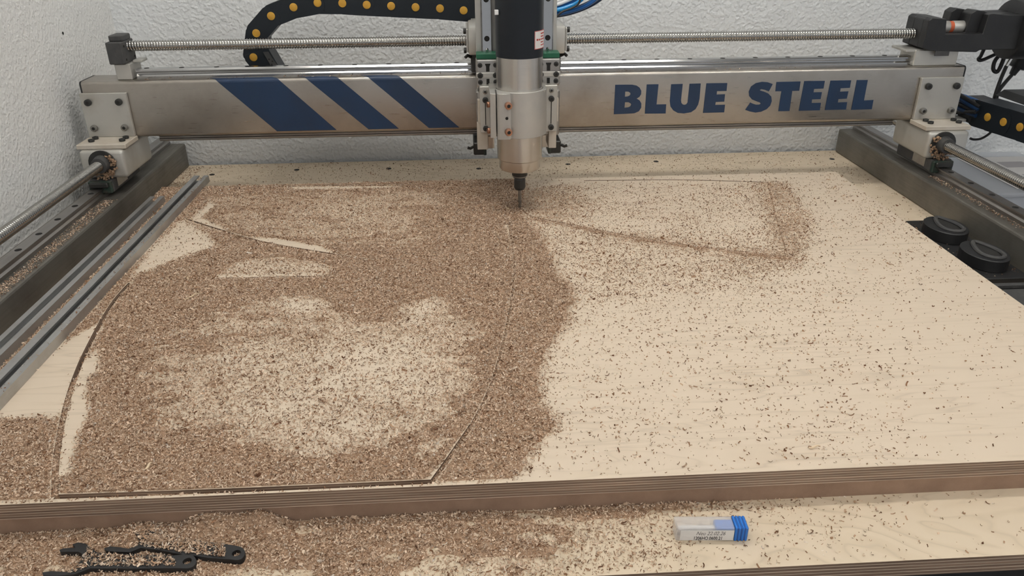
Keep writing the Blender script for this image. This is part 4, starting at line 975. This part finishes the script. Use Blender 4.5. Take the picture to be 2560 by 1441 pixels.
PWD = np.array([0.22, 0.25, 0.22, 0.14, 0.09, 0.04, 0.04]); PWS = np.array([0.06, 0.08, 0.12, 0.22, 0.30, 0.20, 0.02])
def chip_mesh(name, sets, seed, label, size=1.0):
    r = np.random.default_rng(seed)
    x = np.concatenate([s_[0] for s_ in sets]); y = np.concatenate([s_[1] for s_ in sets]); z = np.concatenate([s_[2] for s_ in sets]); dn = np.concatenate([s_[3] for s_ in sets])
    n = len(x); NS = 4
    L = size*np.exp(r.normal(0, 0.32, n))*0.00320; small = r.random(n) < 0.28; L = np.where(small, L*0.5, L)
    big = r.random(n) < 0.004; L = np.where(big, L*1.8, L)
    L = np.where(dn < 0.07, L*1.05, np.where(dn < 0.16, L*0.86, L))
    W = L*r.uniform(0.15, 0.27, n); W = np.where(small, L*r.uniform(0.35, 0.7, n), W)
    bend = np.radians(np.where(small, r.uniform(20, 100, n), r.uniform(70, 280, n)))
    tt = np.linspace(-0.5, 0.5, NS+1)[None, :]*bend[:, None]; R = (L/bend)[:, None]
    u = R*np.sin(tt); v = R*(1-np.cos(tt)); v = v-v.mean(1, keepdims=True)
    # local chip: arc in (u,v), width along w ; three chip axes from random rotation, mostly arcs seen lying or standing
    az = r.uniform(0, 2*PI, n); tilt = r.normal(0.9, 0.6, n); roll = r.normal(0, 0.35, n)
    ca, sa_, ct, st, cr_, sr_ = np.cos(az), np.sin(az), np.cos(tilt), np.sin(tilt), np.cos(roll), np.sin(roll)
    U = np.stack([ca*cr_, sa_*cr_, sr_], -1)
    V0 = np.stack([-sa_, ca, np.zeros(n)], -1); W0 = np.cross(U, V0)
    V = V0*ct[:, None]+W0*st[:, None]; Wv = np.cross(U, V)
    C = np.stack([x, y, z], -1)
    P = C[:, None, None, :]+u[:, :, None, None]*U[:, None, None, :]+v[:, :, None, None]*V[:, None, None, :]+(np.array([-0.5, 0.5])[None, None, :, None]*W[:, None, None, None])*Wv[:, None, None, :]
    P = P.reshape(n, (NS+1)*2, 3)
    lift = z[:, None]+0.0001-P[:, :, 2].min(1, keepdims=True)      # rest on the surface
    P[:, :, 2] += lift
    nv = (NS+1)*2
    quad = np.array([[2*k, 2*k+1, 2*k+3, 2*k+2] for k in range(NS)])
    Fi = (np.arange(n)[:, None, None]*nv+quad[None]).reshape(-1)
    me = bpy.data.meshes.new(name); me.vertices.add(n*nv); me.vertices.foreach_set('co', P.reshape(-1).astype(np.float32))
    nf = n*NS; me.loops.add(nf*4); me.loops.foreach_set('vertex_index', Fi.astype(np.int32))
    me.polygons.add(nf); me.polygons.foreach_set('loop_start', np.arange(0, nf*4, 4, dtype=np.int32)); me.polygons.foreach_set('loop_total', np.full(nf, 4, dtype=np.int32))
    me.update(calc_edges=True)
    cd = np.searchsorted(np.cumsum(PWD/PWD.sum()), r.random(n)); cs = np.searchsorted(np.cumsum(PWS/PWS.sum()), r.random(n))
    ci = np.where(r.random(n) < np.clip((dn-0.1)/0.5, 0, 1), cd, cs).clip(0, len(PAL)-1)
    colr = PAL[ci]*np.array([1.0, 1.02, 1.07])*r.uniform(0.82, 1.15, (n, 1)); colr = np.concatenate([colr, np.ones((n, 1))], 1)
    at = me.color_attributes.new('chip_colour', 'FLOAT_COLOR', 'POINT')
    at.data.foreach_set('color', np.repeat(colr, nv, axis=0).reshape(-1).astype(np.float32))
    me.materials.append(MT['chip'])
    o = bpy.data.objects.new(name, me); COL.objects.link(o)
    tag(o, label, 'wood chips', None, 'stuff')
    return o, n
def bed_mesh(name, fl, hmin, label):
    keep = (fl.h > hmin) | getattr(fl, 'keep', False); ny, nx = fl.h.shape
    q = keep[:-1, :-1] | keep[1:, :-1] | keep[:-1, 1:] | keep[1:, 1:]
    idx = np.arange(ny*nx).reshape(ny, nx)
    Fq = np.stack([idx[:-1, :-1][q], idx[:-1, 1:][q], idx[1:, 1:][q], idx[1:, :-1][q]], -1)
    used = np.unique(Fq); mp = np.full(ny*nx, -1); mp[used] = np.arange(len(used))
    V = np.stack([fl.X.ravel()[used], fl.Y.ravel()[used], (fl.z+fl.h).ravel()[used]], -1)
    me = bpy.data.meshes.new(name); me.from_pydata(V.tolist(), [], mp[Fq].tolist()); me.materials.append(MT['dust'])
    me.polygons.foreach_set('use_smooth', [True]*len(me.polygons))
    o = bpy.data.objects.new(name, me); COL.objects.link(o); return tag(o, label, 'wood dust', None, 'stuff')
DENS = 5.2e5
bed_mesh('chip_bed', fld, 0.0, 'brown layer of fine dust under the chips on the plywood sheet')
bed_mesh('chip_bed', bfl, 0.0, 'brown heaps of fine dust on the base board in front of the sheet')
o, n = chip_mesh('wood_chips', [sample(fld, DENS, 5), sample(k2, DENS, 9)], 6, 'brown and tan curled wood chips scattered over the plywood sheet'); tot = n
o, n = chip_mesh('wood_chips', [sample(bfl, DENS*0.95, 15)], 16, 'curled wood chips heaped on the base board in front of the sheet'); tot += n
o, n = chip_mesh('wood_chips', [sample(lfl, DENS*0.6, 25), sample(kfl, DENS*0.5, 26), sample(rfl, DENS, 27)], 28, 'wood chips lying on the base board beside and behind the sheet'); tot += n
o, n = chip_mesh('wood_chips', [sample(tfl, DENS*0.9, 35), sample(ufl, DENS*0.9, 36), sample(gfl, DENS, 37), sample(k1, DENS, 38), sample(pfl, DENS, 39)], 40, 'small wood chips caught along the rails, tracks and beam', 0.8); tot += n
print('chips', tot)
# chips lying on the spanners
def on_loop(px, z, dens, seed):
    r = np.random.default_rng(seed); pl = [tuple(at_z(x, y, z)[:2]) for x, y in px]; xs = [p[0] for p in pl]; ys = [p[1] for p in pl]
    n_ = int((max(xs)-min(xs))*(max(ys)-min(ys))*dens)
    x = r.uniform(min(xs), max(xs), n_); y = r.uniform(min(ys), max(ys), n_); k = poly_mask(x, y, pl)
    return x[k], y[k], np.full(k.sum(), z)+r.random(k.sum())*0.0008, np.full(k.sum(), 0.9)
zt = ZB+0.0072
chip_mesh('wood_chips', [on_loop([(222, 1366), (240, 1386), (430, 1393), (440, 1404), (440, 1416), (225, 1417), (190, 1431), (170, 1434), (195, 1415), (212, 1395)], zt, 5.5e5, 51),
                         on_loop([(340, 1328), (370, 1330), (400, 1340), (560, 1364), (565, 1385), (560, 1394), (490, 1387), (400, 1374), (355, 1366)], zt, 9.0e5, 52)], 53, 'wood chips lying on top of the two black spanners')
# a few long pale slivers
for (x, y, l, a, h, zb, lab) in [(480, 745, 0.030, 0.5, 0.0012, ZT, 'pale curled sliver lying in chips near the left tracks'), (470, 700, 0.010, 1.4, 0.001, ZT, 'short pale sliver standing in chips near the left tracks'), (372, 1170, 0.010, 1.0, 0.0016, ZT, 'pale pointed sliver in the thick chips at the lower left'),
                                 (1082, 642, 0.010, -0.3, 0.001, ZT, 'pale sliver in the chips left of the long central groove'), (1270, 525, 0.010, 2.0, 0.0018, ZT, 'pale splinter just in front of the cutter'), (2035, 1122, 0.012, -0.15, 0.0012, ZT, 'thin brown sliver among loose chips at the lower right'), (1000, 470, 0.0, 0, 0, ZT, '')]:
    if l == 0: continue
    c = at_z(x, y, zb); d = Vector((math.cos(a), math.sin(a), 0)); s_ = Vector((-d.y, d.x, 0))
    pts = [c+d*l*t+s_*l*0.12*math.sin(t*5)+Vector((0, 0, 0.0022+0.001*math.sin(3*t))) for t in np.linspace(-0.5, 0.5, 7)]
    tag(MB().tube(pts, h, 5, [h*0.3, h*0.8, h, h, h*0.9, h*0.6, h*0.2]).build('wood_sliver', 'sliver', None, True), lab, 'sliver')

# chips thrown into the air round the turning cutter, and the faint dust cloud they leave
r_ = np.random.default_rng(77); nA = 420
aa = r_.uniform(0, 2*PI, nA); ra = np.abs(r_.normal(0, 0.020, nA))+0.004; za = np.abs(r_.normal(0, 0.010, nA))*np.exp(-ra/0.05)+0.001
chip_mesh('flying_chips', [(SX+ra*np.cos(aa)-0.004, SY+ra*np.sin(aa)-0.006, za, np.full(nA, 0.35))], 78, 'wood chips flying up round the cutter under the spindle', 0.75)
mh = bpy.data.materials.new('dust_haze'); mh.use_nodes = True; nt = mh.node_tree; nt.nodes.clear()
out = nt.nodes.new('ShaderNodeOutputMaterial'); pv = nt.nodes.new('ShaderNodeVolumePrincipled'); pv.inputs['Color'].default_value = (0.42, 0.31, 0.24, 1)
tc = nt.nodes.new('ShaderNodeTexCoord'); ln = nt.nodes.new('ShaderNodeVectorMath'); ln.operation = 'LENGTH'
mp = nt.nodes.new('ShaderNodeMapping'); mp.inputs['Scale'].default_value = (1/0.045, 1/0.040, 1/0.030); mp.inputs['Location'].default_value = (-SX/0.045, -SY/0.040, 0)
nt.links.new(tc.outputs['Object'], mp.inputs[0]); nt.links.new(mp.outputs[0], ln.inputs[0])
rh = ramp(nt, [(0.0, (1, 1, 1)), (0.35, (0.45, 0.45, 0.45)), (1.0, (0, 0, 0))]); nt.links.new(ln.outputs['Value'], rh.inputs[0])
mm_ = nt.nodes.new('ShaderNodeMath'); mm_.operation = 'MULTIPLY'; mm_.inputs[1].default_value = 22.0
nt.links.new(rh.outputs[0], mm_.inputs[0]); nt.links.new(mm_.outputs[0], pv.inputs['Density']); nt.links.new(pv.outputs[0], out.inputs['Volume'])
MT['haze'] = mh
hz = MB().lathe((SX, SY), [(0.012, 0.031), (0.026, 0.026), (0.037, 0.017), (0.044, 0.008), (0.046, 0.0022)], 24).build('dust_cloud', 'haze')
tag(hz, 'faint brown cloud of dust round the turning cutter', 'dust', None, 'stuff')
p = at_x(157, 83, XWL)
MB().cyl((XWL-0.001, p.y, p.z), (XWL+0.0006, p.y, p.z), 0.0028, 10).build('wall_hole', 'hole', bpy.data.objects['wall_left'])
